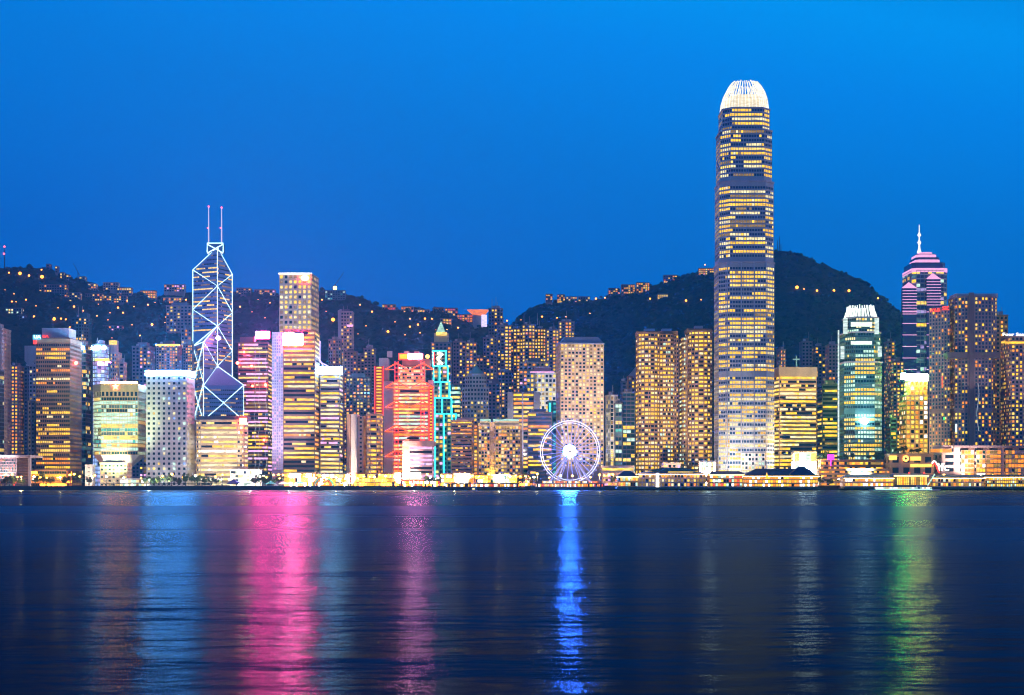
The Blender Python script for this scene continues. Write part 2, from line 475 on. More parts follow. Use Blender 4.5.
def hit(px, py):
    """where the line of sight through a photo pixel first meets the hill"""
    for Y in np.arange(1960, 3500, 6.0):
        if ground_z(WX(px, Y), Y) >= WZ(py, Y): return float(Y)
    return 2890.0 if px < 500 else 3340.0

fm, n, b = _new('forest_ground')
geo = n.nodes.new('ShaderNodeNewGeometry')
t1 = n.nodes.new('ShaderNodeTexNoise'); t1.inputs['Scale'].default_value = .05; t1.inputs['Detail'].default_value = 10; t1.inputs['Roughness'].default_value = .7
rp = n.nodes.new('ShaderNodeValToRGB')
rp.color_ramp.elements[0].position, rp.color_ramp.elements[1].position = .35, .7
rp.color_ramp.elements[0].color, rp.color_ramp.elements[1].color = (.018, .035, .022, 1), (.06, .085, .05, 1)
n.links.new(geo.outputs['Position'], t1.inputs['Vector']); n.links.new(t1.outputs['Fac'], rp.inputs[0]); n.links.new(rp.outputs[0], b.inputs['Base Color'])
b.inputs['Roughness'].default_value = .95
paving = wall_mat('promenade_paving', (.12, .11, .11), .8)

xs = np.concatenate([np.arange(-2600, -1150, 50.0), np.arange(-1150, 1151, 6.5), np.arange(1200, 2601, 50.0)])
ys = np.concatenate([[1502.0, 1700.0, 1900.0], np.arange(1940, 3480, 8.0), np.arange(3500, 4201, 50.0)])
GX, GY = np.meshgrid(xs, ys)
GZ = ground_z(GX, GY, True)
m = MB()
m.v = np.stack([GX.ravel(), GY.ravel(), GZ.ravel()], 1).tolist()
nx = len(xs)
for j in range(len(ys) - 1):
    for i in range(nx - 1):
        k = j * nx + i; m.f.append((k, k + 1, k + nx + 1, k + nx)); m.m.append(0 if ys[j] < 1935 else 1)
terrain = m.build('ground', [paving, fm]); terrain['kind'] = 'structure'

# water of the harbour: long-exposure swell, calmer and rougher bands
wm, n, b = _new('harbour_water')
n.nodes.remove(b)
gl = n.nodes.new('ShaderNodeBsdfGlossy'); gl.inputs['Color'].default_value = (.47, .78, 1, 1)
df = n.nodes.new('ShaderNodeBsdfDiffuse'); df.inputs['Color'].default_value = (.001, .012, .030, 1)
fr = n.nodes.new('ShaderNodeFresnel'); fr.inputs['IOR'].default_value = 1.33
fm_ = n.nodes.new('ShaderNodeMapRange'); fm_.inputs[1].default_value = .3; fm_.inputs[3].default_value, fm_.inputs[4].default_value = .05, .31   # wave shadowing keeps a real sea far below full mirror at grazing angles
wx_ = n.nodes.new('ShaderNodeMixShader')
n.links.new(fr.outputs[0], fm_.inputs[0]); n.links.new(fm_.outputs[0], wx_.inputs[0]); n.links.new(df.outputs[0], wx_.inputs[1]); n.links.new(gl.outputs[0], wx_.inputs[2])
n.links.new(wx_.outputs[0], n.nodes['Material Output'].inputs['Surface'])
geo = n.nodes.new('ShaderNodeNewGeometry')
def noise_node(scale3, detail, sc):
    mp = n.nodes.new('ShaderNodeMapping'); mp.inputs['Scale'].default_value = scale3
    t = n.nodes.new('ShaderNodeTexNoise'); t.inputs['Scale'].default_value = sc; t.inputs['Detail'].default_value = detail
    n.links.new(geo.outputs['Position'], mp.inputs[0]); n.links.new(mp.outputs[0], t.inputs['Vector'])
    return t
big = noise_node((.12, 1, 1), 6, .0045)
mr = n.nodes.new('ShaderNodeMapRange')
mr.inputs[1].default_value, mr.inputs[2].default_value, mr.inputs[3].default_value, mr.inputs[4].default_value = .34, .66, .15, .36
n.links.new(big.outputs['Fac'], mr.inputs[0]); n.links.new(mr.outputs[0], gl.inputs['Roughness'])
rip = noise_node((.62, 1, 1), 6, .55); rip2 = noise_node((.36, 1, 1), 5, .085)
ad = n.nodes.new('ShaderNodeMath'); ad.operation = 'MULTIPLY_ADD'; ad.inputs[1].default_value = 5.0
n.links.new(rip2.outputs['Fac'], ad.inputs[0]); n.links.new(rip.outputs['Fac'], ad.inputs[2])
patch = noise_node((.20, 1, 1), 4, .011)
pm = n.nodes.new('ShaderNodeMapRange'); pm.inputs[1].default_value, pm.inputs[2].default_value, pm.inputs[3].default_value, pm.inputs[4].default_value = .35, .65, .18, .75
n.links.new(patch.outputs['Fac'], pm.inputs[0])
pf_ = n.nodes.new('ShaderNodeMapRange'); pf_.inputs[1].default_value, pf_.inputs[2].default_value, pf_.inputs[3].default_value, pf_.inputs[4].default_value = .32, .68, .55, 1.25
n.links.new(big.outputs['Fac'], pf_.inputs[0])
mu = n.nodes.new('ShaderNodeMath'); mu.operation = 'MULTIPLY'; n.links.new(fm_.outputs[0], mu.inputs[0]); n.links.new(pf_.outputs[0], mu.inputs[1]); n.links.new(mu.outputs[0], wx_.inputs[0])
bp = n.nodes.new('ShaderNodeBump'); n.links.new(pm.outputs[0], bp.inputs['Strength']); bp.inputs['Strength'].default_value = .55; bp.inputs['Distance'].default_value = .26
n.links.new(ad.outputs[0], bp.inputs['Height']); n.links.new(bp.outputs[0], gl.inputs['Normal'])
m = MB(); m.quad((-2600, -650, 0), (2600, -650, 0), (2600, 1503, 0), (-2600, 1503, 0))
water = m.build('water', wm); water['kind'] = 'structure'

# quay edge with a coping
m = MB(); m.box(-2600, 2600, 1500, 1503, -1, 3.9); q = m.build('quay_wall', MW['quay']); q['kind'] = 'structure'
m = MB(); m.box(-2600, 2600, 1499.6, 1503.5, 3.95, 4.25); q = m.build('quay_kerb', MW['slate']); q['kind'] = 'structure'

# woodland on the slopes
rs = np.random.RandomState(3); m = MB()
ico = [(0, 0, 1), (.89, 0, .45), (.28, .85, .45), (-.72, .53, .45), (-.72, -.53, .45), (.28, -.85, .45), (.72, .53, -.45), (-.28, .85, -.45), (-.89, 0, -.45), (-.28, -.85, -.45), (.72, -.53, -.45), (0, 0, -1)]
icf = [(0, 1, 2), (0, 2, 3), (0, 3, 4), (0, 4, 5), (0, 5, 1), (1, 6, 2), (2, 7, 3), (3, 8, 4), (4, 9, 5), (5, 10, 1), (6, 7, 2), (7, 8, 3), (8, 9, 4), (9, 10, 5), (10, 6, 1)]
X = rs.uniform(-1150, 1150, 16000); Y = rs.uniform(2150, 3450, 16000); Z = ground_z(X, Y, True)
for x, y, z in zip(X, Y, Z):
    if z < 30: continue
    s = rs.uniform(2.5, 6.5); i = len(m.v); jt = rs.uniform(.7, 1.3, 12)
    m.v += [(x + a * s * j, y + b_ * s * j, z + 1 + c * s * .8 * j) for (a, b_, c), j in zip(ico, jt)]
    m.f += [(a + i, b_ + i, c + i) for a, b_, c in icf]; m.m += [0] * len(icf)
forest = m.build('forest', fm); forest['kind'] = 'stuff'


# ================================================================== towers, from the far west of the frame to the east
# --- west end
tower('apartment_tower', 'pale pink tower with thin columns of small windows at the frame edge', -14, 11, 329, 1640, 30, 'grid', bw=5.2, pf=.62, sf=.55, wall='pink', p=.05, pal='GK')
tower('glass_tower', 'dark green glass tower with a few lit floors in front of the pale pink tower', -16, 4, 370, 1600, 26, 'curtain', p=.16, pal='WGC', plant=False)
t, P, z = tower('concert_hall', 'low dark glass hall with a pale roof edge and faint red glitter', -24, 29, 456, 1560, 40, 'curtain', cat='hall', bw=1.6, fh=2.6, p=.5, pal='MKRMD', mode='cell', wall='mauve_dark', plant=False)
block(t, 'roof_edge', -25, 30, 455, 457.4, 1558, 44, 'lilac')
block(t, 'side_column', 28.2, 30.4, 456, 487, 1558, 3, 'lilac')
tower('apartment_tower', 'residential tower with a column of orange stair lights beside the brown bank tower', 11, 24, 366, 1900, 24, 'res', bw=3.6, fh=4.2, p=.5, pal='OOYD')
tower('apartment_tower', 'narrow dim residential tower against the orange stair-lit one', 24, 31, 367, 1910, 24, 'res', p=.16, wall='slate')
t, P, z = tower('apartment_tower', 'slim pale blue tower with an overhanging head behind the brown tower', 29, 36, 362, 1800, 18, 'grid', p=.15, wall='lilac', plant=False)
m = MB(); m.prism(rect(24.5, 36, 1796, 22), WZ(361, 1800), WZ(346, 1800), 0); m.prism(rect(29, 36, 1797, 20), WZ(366, 1800), WZ(361, 1800), 0, top=rect(24.5, 36, 1797, 20)); m.build('overhanging_head', MW['lilac'], t)
tower('office_block', 'narrow grey concrete block with one column of dark windows', 28, 34.5, 402, 1662, 20, 'grid', cat='office block', bw=3.4, pf=.5, sf=.5, wall='grey', p=.04, pal='D', plant=False)
# brown bank tower
t, P, z = tower('bank_tower', 'brown granite tower with yellow office floors and a violet roof box', 36, 70, 339, 1640, 44, 'band', bw=2.2, sf=.48, pf=.22, wall='brown', p=.62, pb=1.25, pt=.42, pal='YYYGOW', front=True, plant=False)
block(t, 'roof_box', 42, 69, 328, 337.5, 1648, 26, 'lilac')
mast(t, 53, 324, 328, 1655, .3)
block(t, 'cornice', 35.6, 70.4, 338.6, 342.5, 1639.2, 45, 'tan')
m = MB(); m.box(WX(33, 1638), WX(41, 1638), 1637, 1638.5, WZ(339.5, 1638), WZ(334.8, 1638)); s_ = m.build('sign', lit_mat('sign_box_cyan', (.1, .6, 1), 1.5, 0, True), t)
text('lettering', 'UA', 4.2, (WX(37, 1636), 1636.6, WZ(337, 1637)), SIGN['white'], s_, width=7)
text('red_sign', 'BA', 3.6, (WX(45.5, 1646), 1646, WZ(336.5, 1646)), NEON['red'], t, width=6)
block(t, 'red_panel', 33.2, 36, 340, 344, 1637, 1.2, NEON['red'])
m = MB(); m.ball((WX(76, 1655), 1655, WZ(363, 1655)), 1.9); m.build('red_light', SIGN['red'], t)
# arcade under the brown tower
tower('shopping_arcade', 'orange-lit shop arcade at the foot of the brown bank tower', 30, 72, 471, 1600, 20, 'curtain', cat='arcade', fh=3.4, bw=2.5, p=.95, pal='OAYO', wall='rust', plant=False)
# behind
t, P, z = tower('hotel_tower', 'dark teal hotel tower with a lit crown floor standing behind the brown tower', 70, 92, 318, 2000, 30, 'res', shape='oct', c=7, wall='teal', bw=3.5, fh=4, p=.30, pal='GYYK')
block(t, 'stepped_top', 76, 87, 313, 318, 2004, 16, 'teal'); mast(t, 82.5, 306, 313, 2008, .5, 'lilac')
t, P, z = tower('office_tower', 'dark glass tower with a white roof sign between brown tower and blue lit tower', 77, 91, 345, 1700, 30, 'curtain', p=.42, pal='CYKKG', shape='oct', c=5)
text('sign', 'LIPPO', 5, (WX(79.5, 1698), 1698.5, WZ(348, 1698)), SIGN['sky_white'], t, width=10)
t, P, z = tower('office_tower', 'blue-white lit glass tower with white letters on its brow and a magenta logo', 91, 109, 345, 1690, 30, 'curtain', p=.95, pal='BBLBC', shape='oct', c=6, mode='cell')
text('sign', 'LIPPO', 5.4, (WX(98.6, 1688), 1688.6, WZ(348, 1688)), SIGN['sky_white'], t, width=16)
text('neon_logo', 'ar', 8, (WX(104, 1686), 1686.5, WZ(363, 1686)), SIGN['magenta'], t, width=15)
block(t, 'neon_strip', 95, 109, 358.5, 361, 1687.5, 1, NEON['yellow'])
t, P, z = tower('apartment_tower', 'violet residential tower with a rounded gold-lit crown', 107, 122, 353, 1850, 26, 'res', wall='lilac', p=.22, shape='round', c=6)
m = MB(); m.prism(rounded(107.5, 119, 1852, 18, 6), WZ(353, 1852), WZ(340, 1852)); m.build('crown_drum', MW['lilac'], t)
block(t, 'lit_crown', 109, 116.5, 340.5, 344.5, 1850.8, 3, LIT['G'])
tower('apartment_tower', 'slim residential tower with a pink stair edge beside the rounded crown', 119, 124, 363, 1845, 14, 'res', wall='pink', p=.3, pal='OYP')

# --- gin-bottle headquarters block
HY = 1600
t = thing('headquarters_tower', 'greenish lit tower tapering to a narrow neck with a red star on top', 'tower', (WX(116, HY), HY + 20, 4))
P = rect(101, 138, HY, 34)
Pl = [(WX(92, HY + 9), HY + 14), (WX(101, HY), HY), (WX(138, HY), HY), (WX(138, HY + 3), HY + 36), (WX(92, HY + 9), HY + 36)]
section(t, Pl, WZ(455, HY), WZ(397, HY), 'curtain', seed=51, wall='gold', p=.95, bw=2.7, fh=3.9, pal='CCTCKGC', cm=4.0, mode='office', run=.8)
section(t, Pl, WZ(397, HY), WZ(391, HY), 'grid', seed=52, wall='gold', bw=4.0, pf=.38, sf=.3, fh=5.6, p=0, pal='D')
m = MB(); m.prism(grow(Pl, .5), WZ(391, HY), WZ(384, HY)); m.build('parapet', MW['gold'], t)
m = MB(); N = grow(Pl, 0, .55); m.prism(N, WZ(467, HY), WZ(455, HY), 0, top=Pl); m.build('flared_underside', MW['white'], t)
m = MB(); m.prism(N, 3.5, WZ(467, HY)); m.build('neck', MW['white'], t)
m = MB(); c_ = (WX(115.5, HY - 1), HY - 1.2, WZ(386.5, HY)); pts = []
for k in range(10):
    a = R(90 + 36 * k); r_ = 3.6 if k % 2 == 0 else 1.5; pts.append((c_[0] + r_ * math.cos(a), c_[2] + r_ * math.sin(a)))
m.poly([(x, c_[1], z_) for x, z_ in pts]); m.poly([(x, c_[1] + .6, z_) for x, z_ in reversed(pts)])
for k in range(10): a, b = pts[k], pts[(k + 1) % 10]; m.quad((a[0], c_[1], a[1]), (a[0], c_[1] + .6, a[1]), (b[0], c_[1] + .6, b[1]), (b[0], c_[1], b[1]))
m.build('star', SIGN['red'], t)
for px, yt in ((112, 378), (114, 373), (116, 372), (118, 376)): mast(t, px, yt, 384, HY + 16, .5, 'dark')
block(t, 'added_edge_light', 101, 137, 381.8, 383.6, HY + 1.5, .7, lit_mat('added_edge_amber', (1, .20, .03), 300, 0, True))  # added amber bar, placed to cast the orange streak on the water
tower('barracks_block', 'low beige balcony block in front of the tapering tower neck', 100, 132, 464, 1560, 20, 'grid', cat='barracks', bw=4, fh=3.8, wall='beige', p=.55, pal='WGOD')
tower('white_annex', 'small white lit box building beside the beige balcony block', 85, 95.5, 466, 1555, 12, 'grid', cat='annex', bw=9, pf=.7, sf=.8, wall='white', p=0, plant=False)

# --- behind the white tower
tower('apartment_tower', 'dim lilac residential tower behind the white grid tower', 132, 155, 347, 2000, 26, 'res', wall='mauve', p=.24, pal='OYPD')
t, P, z = tower('apartment_tower', 'residential tower with amber roof line and amber balconies', 156, 182, 345, 1950, 26, 'res', bw=3.2, fh=3.4, wall='mauve', p=.55, pal='OYOD')
block(t, 'amber_roof_line', 155.5, 180, 344.2, 345.8, 1949, 1, NEON['yellow'])
tower('apartment_tower', 'amber-edged residential slab just behind the twin-mast tower', 183, 196, 345, 1940, 22, 'res', bw=3.2, fh=3.4, wall='mauve_dark', p=.55, pal='OYOG')
tower('apartment_slab', 'wide pale apartment slab halfway up the hill', 166, 194, 306, 2500, 22, 'grid', wall='pink', bw=6, fh=5.2, p=.35, pal='OGYD', yb=332)
tower('apartment_block', 'small violet apartment block on the slope under the wide slab', 181, 194, 329, 2350, 20, 'grid', wall='lilac', bw=6, fh=5.2, p=.3, pal='OG', yb=348)
# --- white grid tower with blue roof light
t, P, z = tower('office_tower', 'white grid tower crowned by a glaring blue-white roof light', 146, 187, 376, 1600, 32, 'grid', rot=-3, bw=5.0, pf=.52, sf=.52, fh=5.0, wall='white', p=.2, pal='CGWB', plant=False)
m = MB(); m.prism(grow(P, .8), WZ(375.4, 1600), WZ(370.5, 1600)); m.build('roof_light_band', SIGN['roof_blue'], t)
tower('office_block', 'lilac low office block squeezed beside the white grid tower', 188, 196, 451, 1640, 20, 'band', wall='lilac', p=.3)

# --- twin-mast tower of four triangular shafts with lit bracing
BY = 1940
def bz(py): return WZ(py, BY)
k_ = BY / FPX; ox = WX(218, BY); oy = BY
bp_ = lambda px, dy: (WX(px, BY + dy * k_), BY + dy * k_)
Lc, Fc, Rc, Bc, Oc = bp_(193.4, 14), bp_(203.8, -25), bp_(243.2, -14), bp_(232.3, 25), bp_(217.5, 0)
t = thing('bank_tower', 'faceted glass tower of triangular shafts with white lit bracing and two masts', 'tower', (ox, oy, 4))
V3 = lambda p, z: (p[0], p[1], z)
def shaft(nm, a, b, za, zb, zo, seed):
    """triangular glass shaft a-b-centre with a sloping glass roof; floors are thin glazing bands set in mullion sheets"""
    g = MB(); z0 = 4.0
    g.quad(V3(a, z0), V3(b, z0), V3(b, zb), V3(a, za)); g.quad(V3(b, z0), V3(Oc, z0), V3(Oc, zo), V3(b, zb)); g.quad(V3(Oc, z0), V3(a, z0), V3(a, za), V3(Oc, zo))
    g.poly([V3(a, za), V3(b, zb), V3(Oc, zo)])
    g.build(nm, glass_mat('blue_curtain_glass', (.11, .22, .44), .15), t)
shaft('glass_shaft', Lc, Fc, bz(345), bz(344), bz(326), 1)
shaft('glass_shaft', Fc, Rc, bz(387), bz(386), bz(366), 2)
shaft('glass_shaft', Rc, Bc, bz(386), bz(387), bz(366), 3)
shaft('glass_shaft', Bc, Lc, bz(271), bz(268), bz(247), 4)
rng = random.Random(44)
def floor_bands(a, b, zlo, zhi_a, zhi_b, out=.35):
    """window bands on one wall of the faceted tower, one part per storey, stopping under the sloping roof line"""
    a, b = Vector(a), Vector(b); L = (b - a).length; u = (b - a) / L; nr = Vector((u.y, -u.x)); z = zlo; n_ = max(3, int(L / 2.2))
    while z < max(zhi_a, zhi_b) - 3:
        B = MB(); on = rng.random() < .5; main = rng.choice((1, 2, 3, 3))
        for k in range(n_):
            s0, s1 = k / n_, (k + 1) / n_
            if z + 3.2 > min(zhi_a + (zhi_b - zhi_a) * s for s in (s0, s1)): continue
            if rng.random() < .35: on = rng.random() < .38
            p, q = a + u * (L * s0 + .25) + nr * out, a + u * (L * s1 - .25) + nr * out
            B.quad((p.x, p.y, z), (q.x, q.y, z), (q.x, q.y, z + 1.6), (p.x, p.y, z + 1.6), main if on else 0)
        if B.f: B.build('window_band', [GLASS, LIT['Y'], LIT['G'], LIT['D']], t)
        z += 5.0
floor_bands(Lc, Oc, bz(330), bz(268), bz(247)); floor_bands(Oc, Bc, bz(360), bz(247), bz(271))
floor_bands(Fc, Oc, bz(370), bz(344), bz(326)); floor_bands(Fc, Rc, bz(425), bz(387), bz(386)); floor_bands(Lc, Fc, bz(425), bz(345), bz(344))
up = lambda p, py, o=.6: (p[0] + (p[0] - ox) * .02, p[1] - o, bz(py))
def bar(pts, r=.54, name='bracing_bar'):
    m = MB(); m.tube(pts, r, n=5); m.build(name, NEON['ice'], t)
for seq in ([(Lc, 420), (Lc, 268), (Oc, 247), (Bc, 271), (Bc, 387)], [(Oc, 247), (Oc, 366)], [(Lc, 268), (Oc, 286), (Lc, 308), (Oc, 326)],
            [(Bc, 271), (Oc, 286), (Bc, 310), (Oc, 326), (Bc, 349), (Oc, 366)], [(Lc, 345), (Oc, 326), (Fc, 344), (Lc, 345)], [(Fc, 420), (Fc, 344), (Oc, 366), (Fc, 387)],
            [(Lc, 345), (Fc, 384), (Lc, 423)], [(Fc, 344), (Lc, 384), (Fc, 423)], [(Rc, 420), (Rc, 386), (Oc, 366), (Bc, 387), (Rc, 386)]):
    bar([up(p, y) for p, y in seq])
Mc = ((Fc[0] + Rc[0]) / 2, (Fc[1] + Rc[1]) / 2)
bar([up(Fc, 387), up(Mc, 404), up(Rc, 386)]); bar([up(Fc, 421), up(Mc, 404), up(Rc, 421)]); bar([up(Oc, 366, .8), up(Mc, 404)])
m = MB(); m.box(WX(207, BY), WX(223, BY), BY + 2, BY + 14, bz(252), bz(243.5)); crown = m.build('crown_frame', GLASS_B, t)
for pts in ([(207, 252), (207, 243), (223, 243), (223, 252)], [(207, 244), (223, 253)], [(223, 244), (207, 253)]): bar([(WX(px, BY), BY + 1, bz(py)) for px, py in pts], .7)
for px, top in ((208, 206), (221, 207)):
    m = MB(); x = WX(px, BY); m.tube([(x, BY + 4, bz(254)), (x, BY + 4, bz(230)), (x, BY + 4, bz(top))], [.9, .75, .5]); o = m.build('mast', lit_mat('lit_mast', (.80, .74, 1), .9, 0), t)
    b_ = MB(); b_.ball((x, BY + 4, bz(top)), 1.1); b_.build('beacon', LAMP_R, o); b_ = MB(); b_.ball((x - 1, BY + 3, bz(227.5)), .9); b_.build('beacon', LAMP_R, o)
m = MB(); m.ball((WX(218.5, BY - 30), BY - 32, bz(340.5)), 2.6); m.build('white_logo_light', SIGN['rose'], t)
# block in front of it
t, P, z = tower('bank_block', 'broad pale block with rounded corners and bright ribbon windows under the faceted tower', 194.5, 248.5, 421, 1600, 34, 'band', cat='office block', shape='round', c=6, bw=2.0, sf=.56, fh=4.6, wall='beige', p=.85, pal='WGHYW', run=.8, plant=False)
block(t, 'roof_parapet', 197, 247, 416, 420.5, 1604, 24, 'slate')
block(t, 'red_sign', 239.5, 246.5, 418, 424.5, 1598, 1, SIGN['red'])
text('lettering', '\u4e2d', 4.6, (WX(243, 1597), 1597.6, WZ(421.4, 1597)), SIGN['gold'], t, width=4)
# dark tower traced by light lines
t, P, z = tower('office_tower', 'dark tower netted with thin light lines and pink lamps beside the faceted tower', 238, 273, 343, 2012, 40, 'band', bw=2.6, sf=.52, fh=4.6, wall='brown', p=.92, pal='YGWDP', run=.6, plant=False)
block(t, 'upper_storeys', 240, 254.5, 337, 342, 2018, 26, 'mauve_dark')
for px, py, mt, r_ in ((237.5, 363, 'red', 2.0), (251.5, 366, 'red', 1.5), (252.5, 386, 'red', 1.6), (265.5, 385, 'red', 2.0), (264, 440, 'red', 1.5), (244, 352, 'red', 1.4)):
    yl = 2032 if py < 340 else 2009; m = MB(); m.ball((WX(px, yl), yl, WZ(py, yl)), r_); m.build('rooftop_lamp' if py < 340 else 'facade_lamp', SIGN[mt], t)
m = MB(); m.box(WX(255, 2030), WX(270, 2030), 2030, 2032, WZ(340, 2030), WZ(331, 2030)); o = m.build('roof_sign', MW['dark'], t)
m = MB(); m.quad((WX(256, 2029), 2029.6, WZ(338.5, 2030)), (WX(269.5, 2029), 2029.6, WZ(338.5, 2030)), (WX(269.5, 2029), 2029.6, WZ(331.6, 2030)), (WX(256, 2029), 2029.6, WZ(331.6, 2030))); m.build('sign_face', SIGN['hot_pink'], o)
block(t, 'pink_light_bar', 247, 266, 380.6, 382.2, 2010.5, .8, NEON['pink'])
for px in (255, 259, 266):
    m = MB(); m.tube([(WX(px + (k % 2) * 2 - 1, 2010), 2010.4, WZ(345 + 9 * k, 2010)) for k in range(15)], .13, n=4); m.build('light_chain', lit_mat('chain_light', (.8, .9, 1), 1.1, .4), t)
# lilac core + yellow banded tower with the giant pink sign
t, P, z = tower('office_tower', 'yellow banded tower under a huge glowing pink-white rooftop sign', 283, 315, 331, 1650, 42, 'band', bw=2.4, sf=.5, fh=4.6, wall='brown', p=.84, pal='YYGYWO', run=.82, front=True, plant=False)
m = MB(); m.prism([(WX(272, 1652), 1652), (WX(283, 1648), 1648), (WX(283, 1649), 1690), (WX(273, 1652), 1690)], 4, WZ(332, 1650)); m.build('service_core', wall_mat('lilac_core', (.62, .52, .66), var=.06), t)
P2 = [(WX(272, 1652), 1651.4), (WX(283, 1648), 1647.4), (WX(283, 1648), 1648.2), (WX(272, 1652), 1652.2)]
section(t, P2, WZ(470, 1650), WZ(333, 1650), 'grid', seed=71, bw=2.3, fh=3.0, pf=.3, sf=.3, wall='lilac', p=1.0, pal='LLLP', mode='cell', depth=.2)  # glowing lilac panes over the concrete stand in for its lilac lighting
m = MB(); m.box(WX(283, 1646), WX(303, 1646), 1645.4, 1647, WZ(345.5, 1646), WZ(333.5, 1646)); s_ = m.build('sign_board', MW['dark'], t); m = MB(); m.quad((WX(283, 1646), 1645.2, WZ(345.5, 1646)), (WX(303, 1646), 1645.2, WZ(345.5, 1646)), (WX(303, 1646), 1645.2, WZ(333.5, 1646)), (WX(283, 1646), 1645.2, WZ(333.5, 1646))); m.build('sign_face', SIGN['hot_pink'], s_)
text('lettering', 'AIA', 11, (WX(293, 1645), 1644.9, WZ(339.5, 1645)), lit_mat('sign_lettering_white', (1, .9, .9), 60, 0, True), s_, width=18)
block(t, 'pink_light_bar', 283, 312, 348.5, 350, 1649, .8, NEON['pink'])
# tall gridded tower behind
t, P, z = tower('office_tower', 'tall square tower dotted with white round lights and a red oval logo', 279, 311.5, 274.5, 1900, 46, 'grid', rot=-4, bw=5.6, pf=.40, sf=.42, fh=6.0, wall='beige', p=.9, pal='GYWGD', mode='cell', plant=False)
block(t, 'lit_cornice', 278.6, 311.9, 272.8, 274.2, 1898.4, 1, LIT['H'])
m = MB(); m.lathe(0, 0, [(0, 0), (1, 0), (1, .5), (0, .5)], 20)
m.v = [(WX(305, 1897) + x * 5, 1897 - z_ * 1.5, WZ(278, 1897) + y_ * 3.6) for x, y_, z_ in m.v]; s_ = m.build('oval_logo', SIGN['red'], t)
m = MB(); m.lathe(0, 0, [(.55, 0), (.75, 0), (.75, .5), (.55, .5), (.55, 0)], 20); m.v = [(WX(305, 1897) + x * 4.4, 1896 - z_ * 1.5, WZ(278, 1897) + y_ * 3.0) for x, y_, z_ in m.v]; m.build('oval_ring', SIGN['white'], s_)
# tower with the sky-white sign and lit roof brace
t, P, z = tower('office_tower', 'lilac banded tower with a sky-white light box sign and lit roof brace', 320, 343, 375, 1680, 34, 'band', bw=2.2, sf=.5, fh=4.4, wall='lilac', p=.8, pal='YWPWG', run=.72, plant=False)
block(t, 'roof_sign', 320.5, 342, 366.5, 374, 1679, 3, SIGN['sky_white'])
block(t, 'dark_flank', 315.8, 320, 366, 480, 1684, 26, 'slate')
for pts in ([(315, 341), (315, 372), (327, 372), (315, 352)], [(320, 341), (320, 362), (328, 366)], [(315, 362), (324, 372)]):
    m = MB(); m.tube([(WX(a, 1678), 1678, WZ(b_, 1678)) for a, b_ in pts], .7, n=5); m.build('roof_brace', NEON['lilac'], t)
# towers behind it
tower('apartment_tower', 'eight-sided grey tower with dim windows below the slim pink-lit one', 328, 342, 340, 2080, 24, 'res', shape='oct', c=6, wall='mauve', p=.2)
t, P, z = tower('apartment_tower', 'slim tall tower with a magenta lit floor rising above its neighbours', 338, 354, 312, 2150, 26, 'res', wall='pink', bw=4.2, p=.34, pal='OYGD')
block(t, 'magenta_floor', 347, 353, 324.6, 326.6, 2148.6, 1, LIT['P']); mast(t, 343.5, 306, 312, 2155, .5, 'grey'); block(t, 'side_wing', 338, 341, 310, 340, 2148, 6, 'lilac')
for i, (a, b_, yt, Y, lb) in enumerate(((344, 358, 352, 2060, 'mauve apartment tower with scattered amber windows'), (357, 366, 356, 2130, 'narrow mauve apartment tower tucked behind two others'), (364, 376, 349, 2080, 'mauve apartment tower close by the red trussed bank'))):
    tower('apartment_tower', lb + ' above the low orange block', a, b_, yt, Y, 22, 'res', wall='mauve', p=.32, bw=4, fh=4)
tower('apartment_tower', 'stepped dark apartment tower just above the low orange block', 346, 372, 378, 1900, 24, 'res', wall='mauve_dark', bw=4, fh=4, p=.42, pal='YOGD')
# low orange lit tower
t, P, z = tower('office_block', 'low block with peach floodlit fins and yellow ribbon windows beside the trussed bank', 366, 383, 415, 1620, 30, 'band', cat='office block', bw=2.4, sf=.5, wall='peach', p=.82, pal='YYOG', shape='round', c=4, plant=False)
for a, b_, mt in ((347, 350.5, 'peach'), (351, 357.5, 'white')): block(t, 'floodlit_fin', a, b_, 414, 486, 1622, 22, mt)
Pp = rect(358, 365.8, 1621, 26); section(t, Pp, 4, WZ(416, 1621), 'grid', seed=61, bw=6.5, pf=.6, sf=.55, fh=4.2, wall='peach', p=0, pal='D')

# --- trussed bank: hanging storeys between ladder masts
QY = 1680
qx = lambda px: WX(px, QY)
qz = lambda py: WZ(py, QY)
t = thing('bank_tower', 'grey bank with red lit ladder masts and coat-hanger trusses across glazed storeys', 'tower', (qx(405), QY, 4))
section(t, rect(393, 430, QY + 4, 34), qz(480), qz(382), 'band', seed=81, bw=2.4, fh=3.8, p=.95, sf=.46, pal='CWGOC', run=.85, wall='peach')  # peach wall colour takes in the red glow over the grey face
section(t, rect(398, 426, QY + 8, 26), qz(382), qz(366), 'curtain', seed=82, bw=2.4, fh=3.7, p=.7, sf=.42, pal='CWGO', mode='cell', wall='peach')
block(t, 'upper_storeys', 402, 430, 359, 366, QY + 10, 22, 'mauve')
block(t, 'service_tower', 383.5, 392.6, 381, 487, QY + 2, 24, 'lilac'); block(t, 'service_tower', 379, 388, 358, 380, QY + 14, 20, 'lilac')
block(t, 'service_tower', 428, 433.5, 380, 487, QY + 6, 24, 'lilac')
